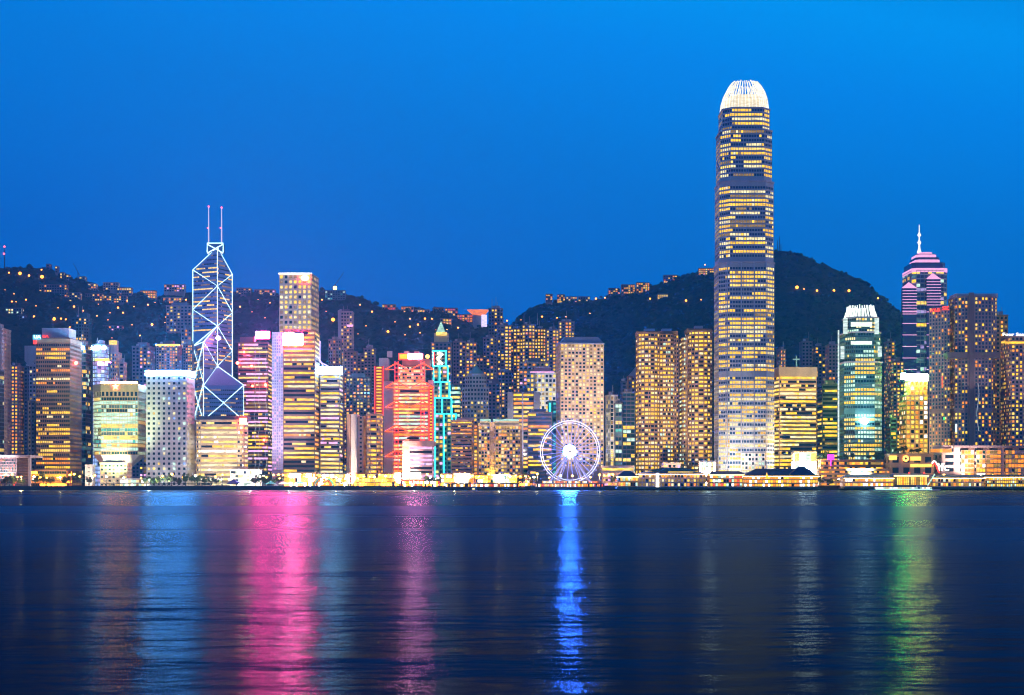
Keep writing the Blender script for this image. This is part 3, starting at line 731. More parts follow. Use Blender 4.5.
def dotted(x0, x1, y0, y1, nm):
    m = MB(); m.box(qx(x0), qx(x1), QY + 3, QY + 12, qz(y1), qz(y0)); o = m.build(nm, MW['redp'], t)
    rows = int((y1 - y0) / 3.1)
    for j in range(rows):
        f = MB()
        f.box(qx(x0 + (x1 - x0) * .2), qx(x0 + (x1 - x0) * .8), QY + 2.5, QY + 3.2, qz(y0 + 3.1 * j + 2.2), qz(y0 + 3.1 * j + .8))
        f.build('landing_light', LIT['Y'] if nm == 'stair_tower' else NEON['yellow'], o)
    for sx in (x0, x1):
        f = MB(); f.tube([(qx(sx), QY + 2.6, qz(y1)), (qx(sx), QY + 2.6, qz(y0))], .55, n=5); f.build('neon_edge', NEON['coral'], o)
dotted(374.5, 383, 366, 416, 'stair_tower'); dotted(429, 432.8, 386, 442, 'stair_tower')
for px in (396.5, 422.5):
    m = MB()
    for dx in (-1.6, 1.6): m.tube([(qx(px + dx), QY + 1, 5), (qx(px + dx), QY + 1, qz(361))], .42, n=5)
    for y in range(364, 482, 4): m.tube([(qx(px - 1.6), QY + 1, qz(y)), (qx(px + 1.6), QY + 1, qz(y))], .3, n=4)
    m.build('ladder_mast_frame', NEON['coral'], t)
for y in (363, 381, 401, 425, 450):
    for px in (396.5, 422.5):
        m = MB()
        for sgn in (-1, 1):
            lim = 11.5
            m.tube([(qx(px), QY, qz(y)), (qx(px + sgn * lim), QY, qz(y + 6.5))], .62, n=5)
            m.tube([(qx(px + sgn * 2), QY, qz(y + 6.5)), (qx(px + sgn * lim), QY, qz(y + 6.5))], .5, n=5)
        m.build('truss_frame', NEON['orange'], t)
m = MB(); m.box(qx(399.5), qx(407.5), QY - .4, QY + 1, qz(358.6), qz(354.2)); m.build('sign', lit_mat('sign_yellow', (1, .52, .012), 1.9, 0), t)
m = MB(); m.box(qx(408), qx(422), QY - .4, QY + 1, qz(358.6), qz(354)); s_ = m.build('sign', SIGN['rose'], t)
m = MB(); m.ball((qx(427.5), QY, qz(356.5)), 2.2); m.build('red_light', SIGN['amber'], t)
m = MB(); m.box(qx(398.5), qx(423), QY + .9, QY + 2, qz(360), qz(353)); m.build('sign_surround', NEON['red'], t)
for px in (387, 404, 414): block(t, 'rooftop_gantry', px, px + 5, 351, 357, QY + 14, 6, 'lilac')
# pink lit low block
t, P, z = tower('civic_block', 'low peach block with pink-white glowing storeys on the shore below the trussed bank', 409, 434, 446, 1590, 26, 'band', cat='civic hall', bw=2.2, sf=.40, fh=4.2, wall='lilac', p=.97, pal='PPLP', run=.9, plant=False)
block(t, 'end_wall', 402.5, 409, 441, 486, 1589, 28, 'peach'); block(t, 'top_band', 402.5, 434.5, 441, 446, 1588.5, 28, 'pink')
block(t, 'glowing_entrance', 410, 421, 472, 482, 1588, 1, lit_mat('entrance_glow', (1, .78, .62), 2.2, .4, True))

# --- cyan outlined stepped tower
CY_ = 1720
zx = lambda px: WX(px, CY_)
zz = lambda py: WZ(py, CY_)
t = thing('bank_tower', 'slim stepped tower outlined in cyan neon with a white ribbon emblem on top', 'tower', (zx(444), CY_, 4))
steps = ((433, 446, 351, 366), (433.5, 448, 366, 382), (434, 449.5, 382, 398), (435, 451.5, 398, 414), (435, 456, 414, 487))
for i, (a, b_, y0, y1) in enumerate(steps):
    section(t, rect(a, b_, CY_ + 2 - i * .3, 22 + i), zz(y1), zz(y0), 'grid', seed=90 + i, bw=4.2, pf=.3, sf=.4, fh=4.6, wall='rust' if i < 4 else 'brown', p=.0 if i == 0 else .5, pal='GOYP', mode='cell')
    m = MB(); yq = CY_ + .9 - i * .3
    m.tube([(zx(a), yq, zz(y1)), (zx(a), yq, zz(y0)), (zx(b_), yq, zz(y0)), (zx(b_), yq, zz(y1))], .85, n=5)
    if i > 0: m.tube([(zx(a + (b_ - a) * .42), yq, zz(y1)), (zx(a + (b_ - a) * .42), yq, zz(y0))], .7, n=5)
    m.build('neon_outline_frame', NEON['cyan'], t)
m = MB(); m.tube([(zx(452), CY_ - 1, zz(475)), (zx(452), CY_ - 1, zz(414))], .8, n=5); m.build('neon_outline_frame', NEON['cyan'], t)
m = MB(); m.box(zx(433), zx(434.6), CY_ + .6, CY_ + 1.6, zz(366), zz(352)); m.build('red_side_strip', NEON['red'], t)
m = MB()
for pts in ([(-3, 5), (-.5, 6.5), (2.6, 4), (0, 1.5), (-2.6, -1), (0, -4), (3, -6)], [(3, 5.5), (0, 3), (-3, .6), (-.5, -2.6), (2.6, -4.5), (-3, -6)]):
    m.tube([(zx(440) + x, CY_ + .3, zz(358.5) + y_) for x, y_ in pts], 1.15, n=6)
m.build('ribbon_emblem', lit_mat('sign_emblem', (.8, 1, .8), 4, 0, True), t)
# green lit block beside
tower('office_block', 'green lit office block tucked between the cyan tower and the pyramid tower', 449, 461, 386, 1790, 24, 'band', wall='teal', p=.85, pal='CGTC', fh=5, plant=False)
# pointed tower behind
t, P, z = tower('office_tower', 'dark tower ending in a small glowing green-white pyramid', 431, 452, 343, 2010, 28, 'res', wall='mauve_dark', p=.25, pal='OYG', plant=False)
m = MB(); m.prism(rect(434, 449, 2012, 18), WZ(343, 2012), WZ(333, 2012)); m.build('stepped_top', MW['gold'], t)
m = MB(); m.pyramid(rect(436, 446, 2013, 12), WZ(333, 2013), (WX(441, 2019), 2019, WZ(321, 2019))); m.build('pyramid_roof', lit_mat('lit_pyramid', (.55, 1, .75), .9), t)
block(t, 'gold_crown_light', 436, 447, 332, 335.5, 2010, 1, LIT['G'])
tower('apartment_tower', 'mauve apartment tower with bright amber stacks left of the pyramid roof'.replace('left of', 'rising behind'), 453, 466, 342, 2060, 24, 'res', wall='mauve', p=.6, bw=4.2, pal='YYOG')
tower('apartment_tower', 'mauve apartment tower with few lit windows joined to the amber stacks', 466, 477, 343, 2066, 24, 'res', wall='mauve', p=.34, bw=4.2)
tower('apartment_tower', 'short dim apartment tower peeping over the pyramid roof', 476, 487, 358, 2120, 20, 'res', wall='mauve_dark', p=.2)
t, P, z = tower('office_tower', 'grey stone tower topped by a copper-green pyramid roof', 462, 489, 388, 1850, 30, 'grid', wall='grey', bw=3.6, fh=5, pf=.4, p=.6, pt=.3, pal='GWYD', shape='oct', c=6, plant=False)
section(t, octo(465, 486.5, 1852, 25, 5), WZ(388, 1852), WZ(376, 1852), 'grid', seed=99, wall='grey', bw=4, p=.05, fh=5, pal='D')
m = MB(); m.prism(octo(467, 485, 1854, 21, 4), WZ(376, 1854), WZ(373.5, 1854)); m.build('cornice', MW['beige'], t)
m = MB(); m.pyramid(octo(468, 484.5, 1855, 19, 4), WZ(373.5, 1855), (WX(476, 1864), 1864, WZ(364.5, 1864))); m.build('pyramid_roof', MW['copper'], t)
mast(t, 476, 361, 365, 1864, .4, 'gold')
# hotel pair on the shore
t, P, z = tower('hotel', 'wide pinkish hotel slab with rows of amber rooms and a yellow corner strip', 451, 473, 421, 1650, 34, 'band', cat='hotel', bw=2.4, sf=.66, fh=3.7, wall='peach', p=.5, pal='OYGD', run=.4, plant=False)
section(t, rect(473.4, 478.5, 1651, 30), 4, WZ(421, 1651), 'grid', seed=101, bw=3.4, fh=3.7, wall='gold', p=.7, pal='YGO', mode='cell')
block(t, 'roof_storey', 456, 474, 418, 421, 1656, 20, 'pink')
t, P, z = tower('hotel', 'square beige hotel with honeycomb windows, teal cornice and a golden floodlit spine', 478.5, 521, 426, 1640, 36, 'grid', cat='hotel', bw=2.9, pf=.3, sf=.36, fh=3.6, wall='beige', p=.62, pal='GYODW', mode='cell', plant=False)
block(t, 'floodlit_spine', 489.5, 494.5, 422, 486, 1636.5, 3.4, 'gold'); block(t, 'corner_pier', 519.6, 522, 426, 486, 1637, 3, 'gold')
for a, b_ in ((480, 489.3), (494.8, 519)): block(t, 'attic_storey', a, b_, 421, 426, 1642, 24, 'beige')
for a, b_ in ((480, 490.5), (493, 519)): block(t, 'teal_cornice', a, b_, 419, 421, 1640, 28, lit_mat('cornice_teal_glow', (.55, .95, .75), .8))
# apartment towers on the slope
A = [(483, 497, 338, 2120, 'mauve', .34, 'broad mauve apartment tower below the skyline restaurant'),
     (488.5, 503, 309, 2240, 'mauve_dark', .34, 'tallest dark apartment tower of the slope with twin antennas'),
     (497.5, 511.5, 326, 2170, 'mauve', .5, 'apartment tower with amber window stacks beside the tallest one'),
     (510.5, 523, 329, 2200, 'mauve', .55, 'apartment tower with broad gold bays between two antenna towers'),
     (522, 535, 325, 2180, 'mauve', .5, 'apartment tower under two rooftop antennas'),
     (534.5, 546, 329, 2210, 'mauve_dark', .46, 'apartment tower with lit corner flats next to the antennas'),
     (546, 559, 330, 2150, 'mauve', .44, 'apartment tower with a lit shoulder before the round-window tower'),
     (558.5, 574.5, 322, 2190, 'mauve', .42, 'apartment tower with a lit penthouse peeping over the metal roof')]
for a, b_, yt, Y, wl, p_, lb in A:
    t, P, z = tower('apartment_tower', lb, a, b_, yt, Y, 24, 'res', wall=wl, p=p_, bw=4.4, fh=4.6, pal='YYYOG', shape='oct', c=4)
    if 'twin' in lb: mast(t, 492, 299, 309, Y, .5, 'grey'); mast(t, 496, 297, 309, Y, .5, 'grey')
    if 'two rooftop' in lb: mast(t, 524, 313, 325, Y, .5, 'grey'); mast(t, 537.5, 313, 325, Y, .5, 'grey')
tower('apartment_tower', 'lower mauve apartment tower behind the white pier tower', 488, 500, 384, 1950, 22, 'res', wall='mauve_dark', p=.28)
tower('apartment_tower', 'dim apartment tower filling the gap by the pyramid roof', 498, 512, 372, 2000, 22, 'res', wall='mauve_dark', p=.3)
tower('hotel', 'orange-pink lit block above the white hotel', 519, 549, 363, 1950, 24, 'grid', cat='hotel', wall='peach', bw=5, p=.5, pal='OYOP', fh=4.6)
t, P, z = tower('hotel', 'white hotel with big gold windows and a pink roof line', 526.5, 556, 374, 1860, 26, 'grid', cat='hotel', wall='white', bw=4.4, pf=.36, sf=.40, fh=5.2, p=.7, pal='GYWD', mode='cell', plant=False)
block(t, 'pink_roof_light', 530, 554, 371.4, 373, 1861, 2, NEON['pink']); block(t, 'roof_house', 534, 551, 367, 372, 1866, 14, 'mauve')
# white pier tower
t, P, z = tower('office_tower', 'office tower with white side piers and yellow window bands behind the beige hotel', 513, 534, 393, 1800, 26, 'band', wall='mauve_dark', bw=3, fh=4.8, p=.82, pal='YYOG', run=.7)
for a, b_ in ((507.5, 513), (521.8, 523.4), (534, 540)): block(t, 'white_pier', a, b_, 392, 486, 1798.5, 8, 'lilac')
tower('office_tower', 'dark block with yellow rows behind the wheel', 527.5, 552, 413, 1700, 30, 'band', wall='mauve_dark', glass=GLASS_B, bw=3, fh=4.2, p=.52, pal='YYGO', run=.7)
t, P, z = tower('office_block', 'small turquoise-lit block glimpsed beside the round-window tower', 547.5, 557, 402, 1745, 18, 'grid', wall='teal', p=.6, pal='TTK', mode='cell', plant=False)
block(t, 'turquoise_neon', 549.4, 550.4, 403, 428, 1744, .8, NEON['cyan'])

# --- round-window tower with the metal roof
JY = 1690
t = thing('office_tower', 'pale tower with hundreds of small dot-like windows and a sloping metal roof', 'tower', (WX(580, JY), JY + 20, 4))
P = rect(560.5, 604, JY, 42, 5)
section(t, P, 4, WZ(344, JY), 'grid', seed=111, bw=3.85, pf=.40, sf=.42, fh=3.75, wall='beige', p=.58, pal='GWYWD', mode='cell')
m = MB(); m.prism(grow(P, .6), WZ(344.2, JY), WZ(343, JY)); m.prism(P, WZ(343, JY), WZ(336.5, JY), 0, top=grow(P, 0, .76)); m.build('bevelled_roof', MW['sunmetal'], t)
block(t, 'podium', 560, 612, 466, 487, JY - 10, 9, 'pink')
# --- between the round-window tower and the twin round towers
tower('office_tower', 'white ribbed office tower beside the round-window tower', 605, 618, 396, 1740, 26, 'grid', wall='white', bw=3.6, pf=.45, sf=.2, p=.35, pal='GWD', shape='oct', c=4)
tower('office_tower', 'teal glass slab with lit floors before the dark glass tower', 614, 622, 404, 1700, 20, 'curtain', p=.65, pal='TCKG')
tower('office_tower', 'dark glass tower with cool lit floors beside the banded twin', 621, 635, 393, 1710, 26, 'curtain', p=.42, pal='CKGCY')
tower('apartment_tower', 'faint blue slim tower far behind the dark glass tower', 620.5, 627, 382, 2050, 18, 'res', p=.08, wall='slate')
t, P, z = tower('office_tower', 'brown stone tower with a slanted glass cap behind the banded twin', 627, 638, 377, 1790, 20, 'grid', wall='rust', bw=4, p=.3, pal='GYD', plant=False)
m = MB(); a_ = grow(P, 0, .98); zt = WZ(377, 1790); m.prism(a_, zt, zt + 1, 0, top=a_)
m.v += [(a_[0][0], a_[0][1], zt + 1.05), (a_[1][0], a_[1][1], zt + 1.05), (a_[2][0], a_[2][1], zt + 1.05), (a_[3][0], a_[3][1], zt + 1.05), (a_[1][0], a_[1][1], zt + 14), (a_[2][0], a_[2][1], zt + 14)]
i = len(m.v) - 6; m.f += [(i, i + 1, i + 4), (i + 1, i + 2, i + 5, i + 4), (i + 2, i + 3, i + 5), (i + 3, i, i + 4, i + 5)]; m.m += [0] * 4
m.build('slanted_cap', MW['sunmetal'], t)
tower('shopping_block', 'low pinkish terrace block with lit strips behind the observation wheel', 600, 634, 467, 1620, 30, 'band', cat='shopping block', wall='pink', fh=4.5, p=.6, pal='GYP', plant=False)
# --- banded twin with round corners
def banded(lb, x0, x1, yt, Y, r):
    t, P, z = tower('office_tower', lb, x0, x1, yt, Y, 44, 'band', shape='round', c=r, bw=2.3, sf=.48, fh=4.35, wall='rust', p=.74, pb=1.2, pt=.9, pal='YYGYW', run=.95, plant=False)
    return t
t = banded('rust-banded round tower with two roof boxes, first of the banded twin from the wheel', 635.5, 661, 333, 1690, 11)
section(t, rounded(655, 676, 1694, 36, 9), 4, WZ(334, 1694), 'band', seed=121, bw=2.3, sf=.48, fh=4.35, wall='rust', p=.7, pal='YYGWC')
section(t, rect(672, 678.5, 1699, 20), 4, WZ(335, 1699), 'grid', seed=122, bw=3, fh=4.35, wall='rust', p=.2, pal='YG')
block(t, 'roof_slab', 637, 678, 331, 334, 1698, 26, 'rust'); block(t, 'roof_box', 644.5, 655, 328.6, 332, 1702, 12, 'alu'); block(t, 'roof_box', 662, 671.5, 328.6, 332, 1702, 12, 'alu')
t = banded('rust-banded round tower standing against the tallest skyscraper', 685, 713.5, 331, 1685, 10)
section(t, rounded(679, 692, 1696, 36, 6), 4, WZ(337, 1696), 'band', seed=123, bw=2.0, sf=.5, fh=4.35, wall='rust', p=.75, pal='CWGY')
block(t, 'roof_slab', 687, 712, 328.5, 332, 1692, 26, 'rust'); block(t, 'roof_box', 695, 703, 325.8, 329, 1698, 12, 'alu')
tower('shopping_block', 'low pink terrace with lit windows under the banded twin', 661, 681, 464, 1630, 24, 'grid', cat='shopping block', wall='pink', p=.35, pal='YGP', plant=False)

# --- the tallest skyscraper
IY = 1600
def super_tower(nm, lb, x0, x1, secs, Y, dep, wallk, pal, crown, pL, bw, glass, seed0, ch=.16, cells=4.6):
    t = thing(nm, lb, 'skyscraper', (WX((x0 + x1) / 2, Y), Y + dep / 2, 4))
    for i, (a, b_, y0, y1, p_, sk) in enumerate(secs):
        w = WX(b_, Y) - WX(a, Y); off = (dep * (1 - (b_ - a) / (x1 - x0))) / 2
        P = octo(a, b_, Y + off, dep - 2 * off, w * ch)
        section(t, P, WZ(y0, Y) if i else 4, WZ(y1, Y), 'grid', seed=seed0 + i, bw=bw, pf=.20, sf=.42, fh=cells, wall=wallk, p=p_, pal=pal, mode='office', run=.80, glass=glass, skip=sk)
        m = MB(); m.prism(grow(P, .7), WZ(y1, Y) - .6, WZ(y1, Y) + 1.0); m.build('setback_ledge', MW['lilac'], t)
    return t
t = super_tower('skyscraper', 'tallest skyscraper, tapering in setbacks to a white lit crown of fins', 714, 776.4,
    [(714, 776, 484, 262, .70, (.5, .985)), (714.8, 775.2, 262, 181, .72, (.02, .98)), (716, 773.5, 181, 129, .66, (.04,)), (718.5, 771, 129, 107, .5, ())], IY, 56, 'steel', 'YYGYWWYD', None, .5, 2.7, GLASS_B, 131, cells=4.2)
bright = lit_mat('crown_white_glow', (1, .92, .74), 1.35, .4, True)  # crown fins emit by themselves in place of floodlights on white panels
def crown_ring(t, x0, x1, y_lo, y_hi, Y, dep, tw, name, mat, inset, y_tip, prof0=None):
    """curved crown claws rising from the last setback, each bending inward"""
    P = octo(x0, x1, Y, dep, (WX(x1, Y) - WX(x0, Y)) * .2); cx_ = sum(p[0] for p in P) / 8; cy_ = sum(p[1] for p in P) / 8
    pts = []; per = [Vector(p) for p in P]
    for k in range(8):
        a, b = per[k], per[(k + 1) % 8]; q = max(2, round((b - a).length / tw))
        pts += [(a + (b - a) * (i / q)) for i in range(q)]
    for k, p in enumerate(pts):
        m = MB(); d_ = Vector((cx_, cy_)) - p; tan = Vector((-d_.y, d_.x)).normalized() * .42
        tip = y_tip + (abs((k * 7) % 5 - 2)) * .5
        H_ = y_lo - tip; prof = [(0, y_lo), (inset * .10, y_lo - H_ * .34), (inset * .34, y_lo - H_ * .62), (inset * .66, y_lo - H_ * .84), (inset, tip)] if prof0 is None else prof0[:-1] + [(prof0[-1][0], tip)]
        prev = None
        for s, y in prof:
            c0 = p + d_ * s; z = WZ(y, Y)
            ring = [(c0.x + tan.x, c0.y + tan.y, z), (c0.x - tan.x, c0.y - tan.y, z), (c0.x - tan.x + d_.x * .05, c0.y - tan.y + d_.y * .05, z), (c0.x + tan.x + d_.x * .05, c0.y + tan.y + d_.y * .05, z)]
            i = len(m.v); m.v += ring
            if prev is not None:
                for e in range(4): m.f.append((prev + e, prev + (e + 1) % 4, i + (e + 1) % 4, i + e)); m.m.append(0)
            else: m.f.append((i + 3, i + 2, i + 1, i)); m.m.append(0)
            prev = i
        m.f.append((prev, prev + 1, prev + 2, prev + 3)); m.m.append(0)
        m.build(name, mat, t)
    return P
P = crown_ring(t, 719.5, 770.5, 107, 89, IY + 4, 48, 3.9, 'crown_fin', bright, .46, 77.0)
m = MB()
for (a0, a1, ya), (b0, b1, yb_) in zip(((721, 769, 107), (722, 768, 98)), ((722, 768, 98), (726.5, 764, 92))):
    da, db = (a1 - a0), (b1 - b0); m.prism(octo(a0, a1, IY + 28 - da / 2, da, da * .2), WZ(ya, IY), WZ(yb_, IY), 0, top=octo(b0, b1, IY + 28 - db / 2, db, db * .2))
m.build('crown_glow_drum', lit_mat('crown_drum_glow', (1, .84, .55), 1.1, .35, True), t)  # glowing drum inside the fins, also in place of the crown floodlights
section(t, rect(741, 765, IY - 1.2, 3), WZ(470, IY), WZ(453, IY), 'grid', seed=140, bw=3.6, fh=4.2, pf=.35, sf=.4, wall='white', p=.6, pal='CGW', mode='cell')
for px in (727, 741.5, 754, 766): 
    m = MB(); m.box(WX(px - .45, IY), WX(px + .45, IY), IY - .9, IY + .3, 4, WZ(262, IY)); m.build('vertical_fin', MW['alu'], t)

# --- east of it
tower('apartment_tower', 'small residential tower peeping out beside the tallest skyscraper', 776, 786.5, 350, 1960, 20, 'res', wall='mauve', p=.45, shape='round', c=5)
t, P, z = tower('office_tower', 'tan-capped office tower with gold ribbon windows next to the tallest skyscraper', 779, 817, 376, 1680, 34, 'band', rot=5, bw=2.3, sf=.44, fh=4.2, wall='tan', p=.88, pal='GYWGY', run=.6, plant=False)
m = MB(); m.prism(grow(P, .6), WZ(376, 1680), WZ(367, 1680)); m.build('tan_cap', MW['tan'], t)
m = MB(); x = WX(796.5, 1690); zc = WZ(367, 1690); m.box(x - .5, x + .5, 1690, 1691, zc, zc + 12); m.box(x - 4, x + 3.4, 1689.6, 1690, zc + 7.4, zc + 8.8); m.build('rooftop_antenna', lit_mat('antenna_light', (.55, 1, .8), .45), t)
tower('apartment_tower', 'dim mauve apartment tower with one gold penthouse light', 799, 812.5, 342, 2120, 22, 'res', wall='mauve', p=.12)
tower('apartment_tower', 'apartment tower with a few gold flats beside the gold penthouse tower', 812, 825.5, 347, 2140, 22, 'res', wall='slate', p=.22)
tower('apartment_tower', 'violet apartment tower with orange flats in front of the second skyscraper', 825, 839, 345, 2050, 24, 'res', wall='mauve', p=.36, pal='OOYR')
tower('office_block', 'grey-green office block with yellow lower floors beside the second skyscraper', 817, 838, 385, 1720, 30, 'band', wall='slate', bw=2.6, sf=.5, p=.6, pb=1.4, pt=.3, pal='YYGD')
# second skyscraper
t = super_tower('skyscraper', 'second, shorter skyscraper glowing teal-white with a toothed crown', 838, 884,
    [(838.5, 884, 484, 362, .85, (.62,)), (840, 882.5, 362, 332, .62, ()), (842.5, 880, 332, 317, .6, ())], 1620, 46, 'teal', 'CCYGWK', None, .6, 2.7, GLASS_T, 151, ch=.2, cells=4.3)
teeth = lit_mat('crown_tooth_glow', (.88, 1, .9), 1.9, .2, True)  # teeth emit too, floodlighting put into the material
crown_ring(t, 843.5, 879, 317, 309, 1624, 36, 3.2, 'crown_fin', teeth, .30, 304.0, [(0, 317), (.09, 312), (.17, 308.5), (.20, 304)])
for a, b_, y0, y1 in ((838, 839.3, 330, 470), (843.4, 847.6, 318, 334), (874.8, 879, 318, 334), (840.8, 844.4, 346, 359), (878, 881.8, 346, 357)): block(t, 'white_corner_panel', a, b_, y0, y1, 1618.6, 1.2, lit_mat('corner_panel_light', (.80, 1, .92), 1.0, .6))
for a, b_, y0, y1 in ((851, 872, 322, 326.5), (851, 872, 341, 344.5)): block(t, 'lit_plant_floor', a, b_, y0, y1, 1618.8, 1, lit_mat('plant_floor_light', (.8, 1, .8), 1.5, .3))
m = MB(); m.ball((WX(865, 1616), 1617, WZ(421, 1617)), 3.4); m.build('facade_spotlight', lit_mat('spotlight_teal_white', (.75, 1, .92), 70, 0, True), t)
# around it
tower('apartment_tower', 'pale mauve apartment tower between the second skyscraper and the pink tower', 884, 895, 342, 2080, 22, 'res', wall='mauve', p=.24)
tower('apartment_tower', 'amber-lit apartment tower behind the yellow ornate building', 889, 904, 362, 1990, 22, 'res', wall='mauve_dark', p=.4, pal='OYYG')
tower('office_block', 'small dark block with a pale teal top beside the ornate yellow building', 886, 896.5, 419, 1680, 20, 'band', wall='teal', p=.2, pal='CY')

# --- pink neon tower with the spire
EY = 2020
ex = lambda px: WX(px, EY)
ez = lambda py: WZ(py, EY)
t = thing('office_tower', 'dark glass tower striped in pink neon with a tall white spire', 'tower', (ex(925), EY + 25, 4))
section(t, octo(902.5, 948, EY, 56, 5), 4, ez(270), 'curtain', seed=161, bw=5, fh=5.6, sf=.3, p=.55, pal='YGKMLC', mode='office', run=.5, glass=glass_mat('violet_curtain_glass', (.09, .09, .22)), wall='lilac')
for x0, x1, y0, y1 in ((902.4, 948.2, 272, 268), (905, 945, 267, 264.5), (909.5, 940.5, 262, 258.5), (911.5, 937, 256, 253), (917, 933, 252, 250)):
    w = x1 - x0; m = MB(); m.prism(octo(x0, x1, EY + (46 - w) * .6, 56 - (46 - w) * 1.2, 4), ez(y0), ez(y1)); m.build('neon_crown_step', NEON['pink'], t)
for x0, x1, y0, y1 in ((904, 946, 270, 262), (910, 940, 264, 256), (913, 936, 258, 252)):
    w = x1 - x0; m = MB(); m.prism(octo(x0, x1, EY + (46 - w) * .6 + 1, 54 - (46 - w) * 1.2, 4), ez(y0), ez(y1)); m.build('crown_tier', glass_mat('violet_curtain_glass', (.09, .09, .22)), t)
for x0, x1, ya, yb_ in ((902, 915.5, 288, 312), (926, 939.5, 279, 312)):
    m = MB(); m.box(ex(x0), ex(x1), EY - 5, EY + 4, 4, ez(ya)); bay = m.build('glass_bay', glass_mat('violet_curtain_glass', (.09, .09, .22)), t)
    m = MB(); m.pyramid([(ex(x0), EY - 5), (ex(x1), EY - 5), (ex(x1), EY + 4), (ex(x0), EY + 4)], ez(ya), (ex((x0 + x1) / 2), EY, ez(ya - 6))); m.build('bay_pyramid', NEON['pink'], bay)
    ys_ = [ya + 2.9 * k for k in range(10)] + [yb_ + 11.5 * k for k in range(7)]
    for y in ys_:
        m = MB(); m.box(ex(x0) - .5, ex(x1) + .5, EY - 5.6, EY - 4.9, ez(y + .62), ez(y)); m.build('neon_stripe', NEON['pink'], bay)
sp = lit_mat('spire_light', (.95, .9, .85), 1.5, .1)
m = MB(); m.lathe(ex(924.5), EY + 26, [(ex(927) - ex(924.5), ez(250)), (1.6, ez(246)), (1.1, ez(242)), (2.6, ez(239.5)), (.9, ez(237)), (.8, ez(234)), (2.6, ez(232)), (.7, ez(229)), (.5, ez(222)), (0, ez(221))], 10); m.build('spire', sp, t)
# ornate yellow building with the green light
t, P, z = tower('hotel', 'ornate building floodlit yellow with a green glow at its shoulder', 899, 928, 396, 1650, 30, 'grid', cat='hotel', wall='gold', bw=4.3, pf=.34, sf=.36, fh=4.8, p=.85, pal='YGHYO', mode='cell', plant=False)
section(t, rect(904, 927.5, 1652, 26), WZ(396, 1652), WZ(381, 1652), 'grid', seed=171, wall='gold', bw=4.6, pf=.4, sf=.35, fh=5, p=.95, pal='HYO', mode='cell')
block(t, 'roof_sign', 906, 928, 374, 380.5, 1650, 3, SIGN['gold']); block(t, 'green_light_box', 901.6, 906, 373, 379.5, 1650.5, 3, NEON['green'])
# harbourside residence pair
t, P, z = tower('apartment_tower', 'big dark residence with gold-lit flats, red roof letters on its curved wing', 948, 999.5, 297, 1600, 40, 'res', shape='oct', c=8, wall='mauve', bw=3.5, pf=.42, sf=.36, fh=3.7, p=.30, pal='YYOG', mode='cell', skip=(.40,), glass=GLASS_B, plant=False)
block(t, 'roof_house', 956, 998, 293.5, 297, 1606, 24, 'lilac'); block(t, 'lift_tower', 969.5, 974, 292.5, 446, 1597.8, 3, 'mauve_dark')
section(t, [(WX(929, 1625), 1625), (WX(950, 1608), 1608), (WX(950, 1640), 1640), (WX(929, 1650), 1650)], 4, WZ(307, 1615), 'res', seed=181, wall='mauve', bw=3.3, pf=.42, sf=.36, fh=3.7, p=.18, pal='YOG', mode='cell', skip=(.42,), glass=GLASS_B)
yaw = math.atan2(1608 - 1625, WX(950, 1608) - WX(929, 1625))
text('roof_letters', 'FOUR', 4.4, (WX(935.5, 1616), 1617.5, WZ(310.2, 1616)), NEON['red'], t, width=11, yaw=yaw); text('roof_letters', 'SE', 5, (WX(946, 1606), 1608.5, WZ(308, 1606)), NEON['red'], t, width=7, yaw=yaw)
block(t, 'stone_belt', 947.6, 1000, 352, 358.5, 1599, 42, 'mauve_dark')
m = MB(); m.tube([(WX(978 + 1.2 * math.sin(k * .9), 1598), 1598.4, WZ(383 + 6 * k, 1598)) for k in range(9)], .13, n=4); m.build('light_chain', lit_mat('chain_light', (.8, .9, 1), 1.1, .4), t)
block(t, 'blue_facade_light', 955.4, 957, 424, 432, 1598.8, .6, NEON['ice']); block(t, 'red_facade_light', 942, 942.8, 376, 388, 1606, .6, NEON['red']); block(t, 'green_facade_light', 943.6, 945, 417, 420, 1605, .6, lit_mat('small_green_light', (.05, 1, .2), 2, 0))
tower('apartment_tower', 'brown apartment tower wedged behind the big dark residence', 996, 1008, 316, 1700, 24, 'res', wall='rust', p=.25, bw=5, pal='OYD')
t, P, z = tower('hotel', 'brown hotel slab with gold rooms and a white roof sign at the frame edge', 1001, 1050, 337, 1590, 34, 'grid', cat='hotel', wall='mauve', bw=4.0, pf=.42, sf=.42, fh=3.9, p=.5, pal='YOYG', plant=False)
text('roof_sign', 'Four Seasons Hotel', 4.2, (WX(1027, 1588), 1588.5, WZ(334.4, 1588)), SIGN['white'], t, width=48)
block(t, 'lit_attic', 1001.5, 1050, 341.5, 343.4, 1588.6, .8, LIT['Y'])
# mall podium
t, P, z = tower('shopping_mall', 'long pinkish mall podium with orange-lit halls and a white swirl sign', 934, 1060, 447, 1560, 30, 'grid', cat='mall', wall='pink', bw=14, fh=7, p=.0, pal='O', plant=False)
for a, b_, y0, y1, pal_ in ((961, 974, 450, 477, 'OYHO'), (976, 985.5, 450, 477, 'GYHO'), (986, 1001, 450, 477, 'OOOD'), (1005, 1024, 450, 477, 'ODMO'), (930, 952, 448.5, 453, 'YOG')):
    section(t, rect(a, b_, 1558, 1.6), WZ(y1, 1558), WZ(y0, 1558), 'curtain', seed=int(190 + a), bw=3.2, fh=4.4, sf=.3, p=.95, pal=pal_, mode='cell', wall='tan')
block(t, 'roof_edge', 954, 1062, 445.5, 447.6, 1557, 30, 'mauve')
s_ = text('sign', 'ifc', 10.5, (WX(943.2, 1558), 1557.6, WZ(467.4, 1558)), SIGN['white'], t, width=11)
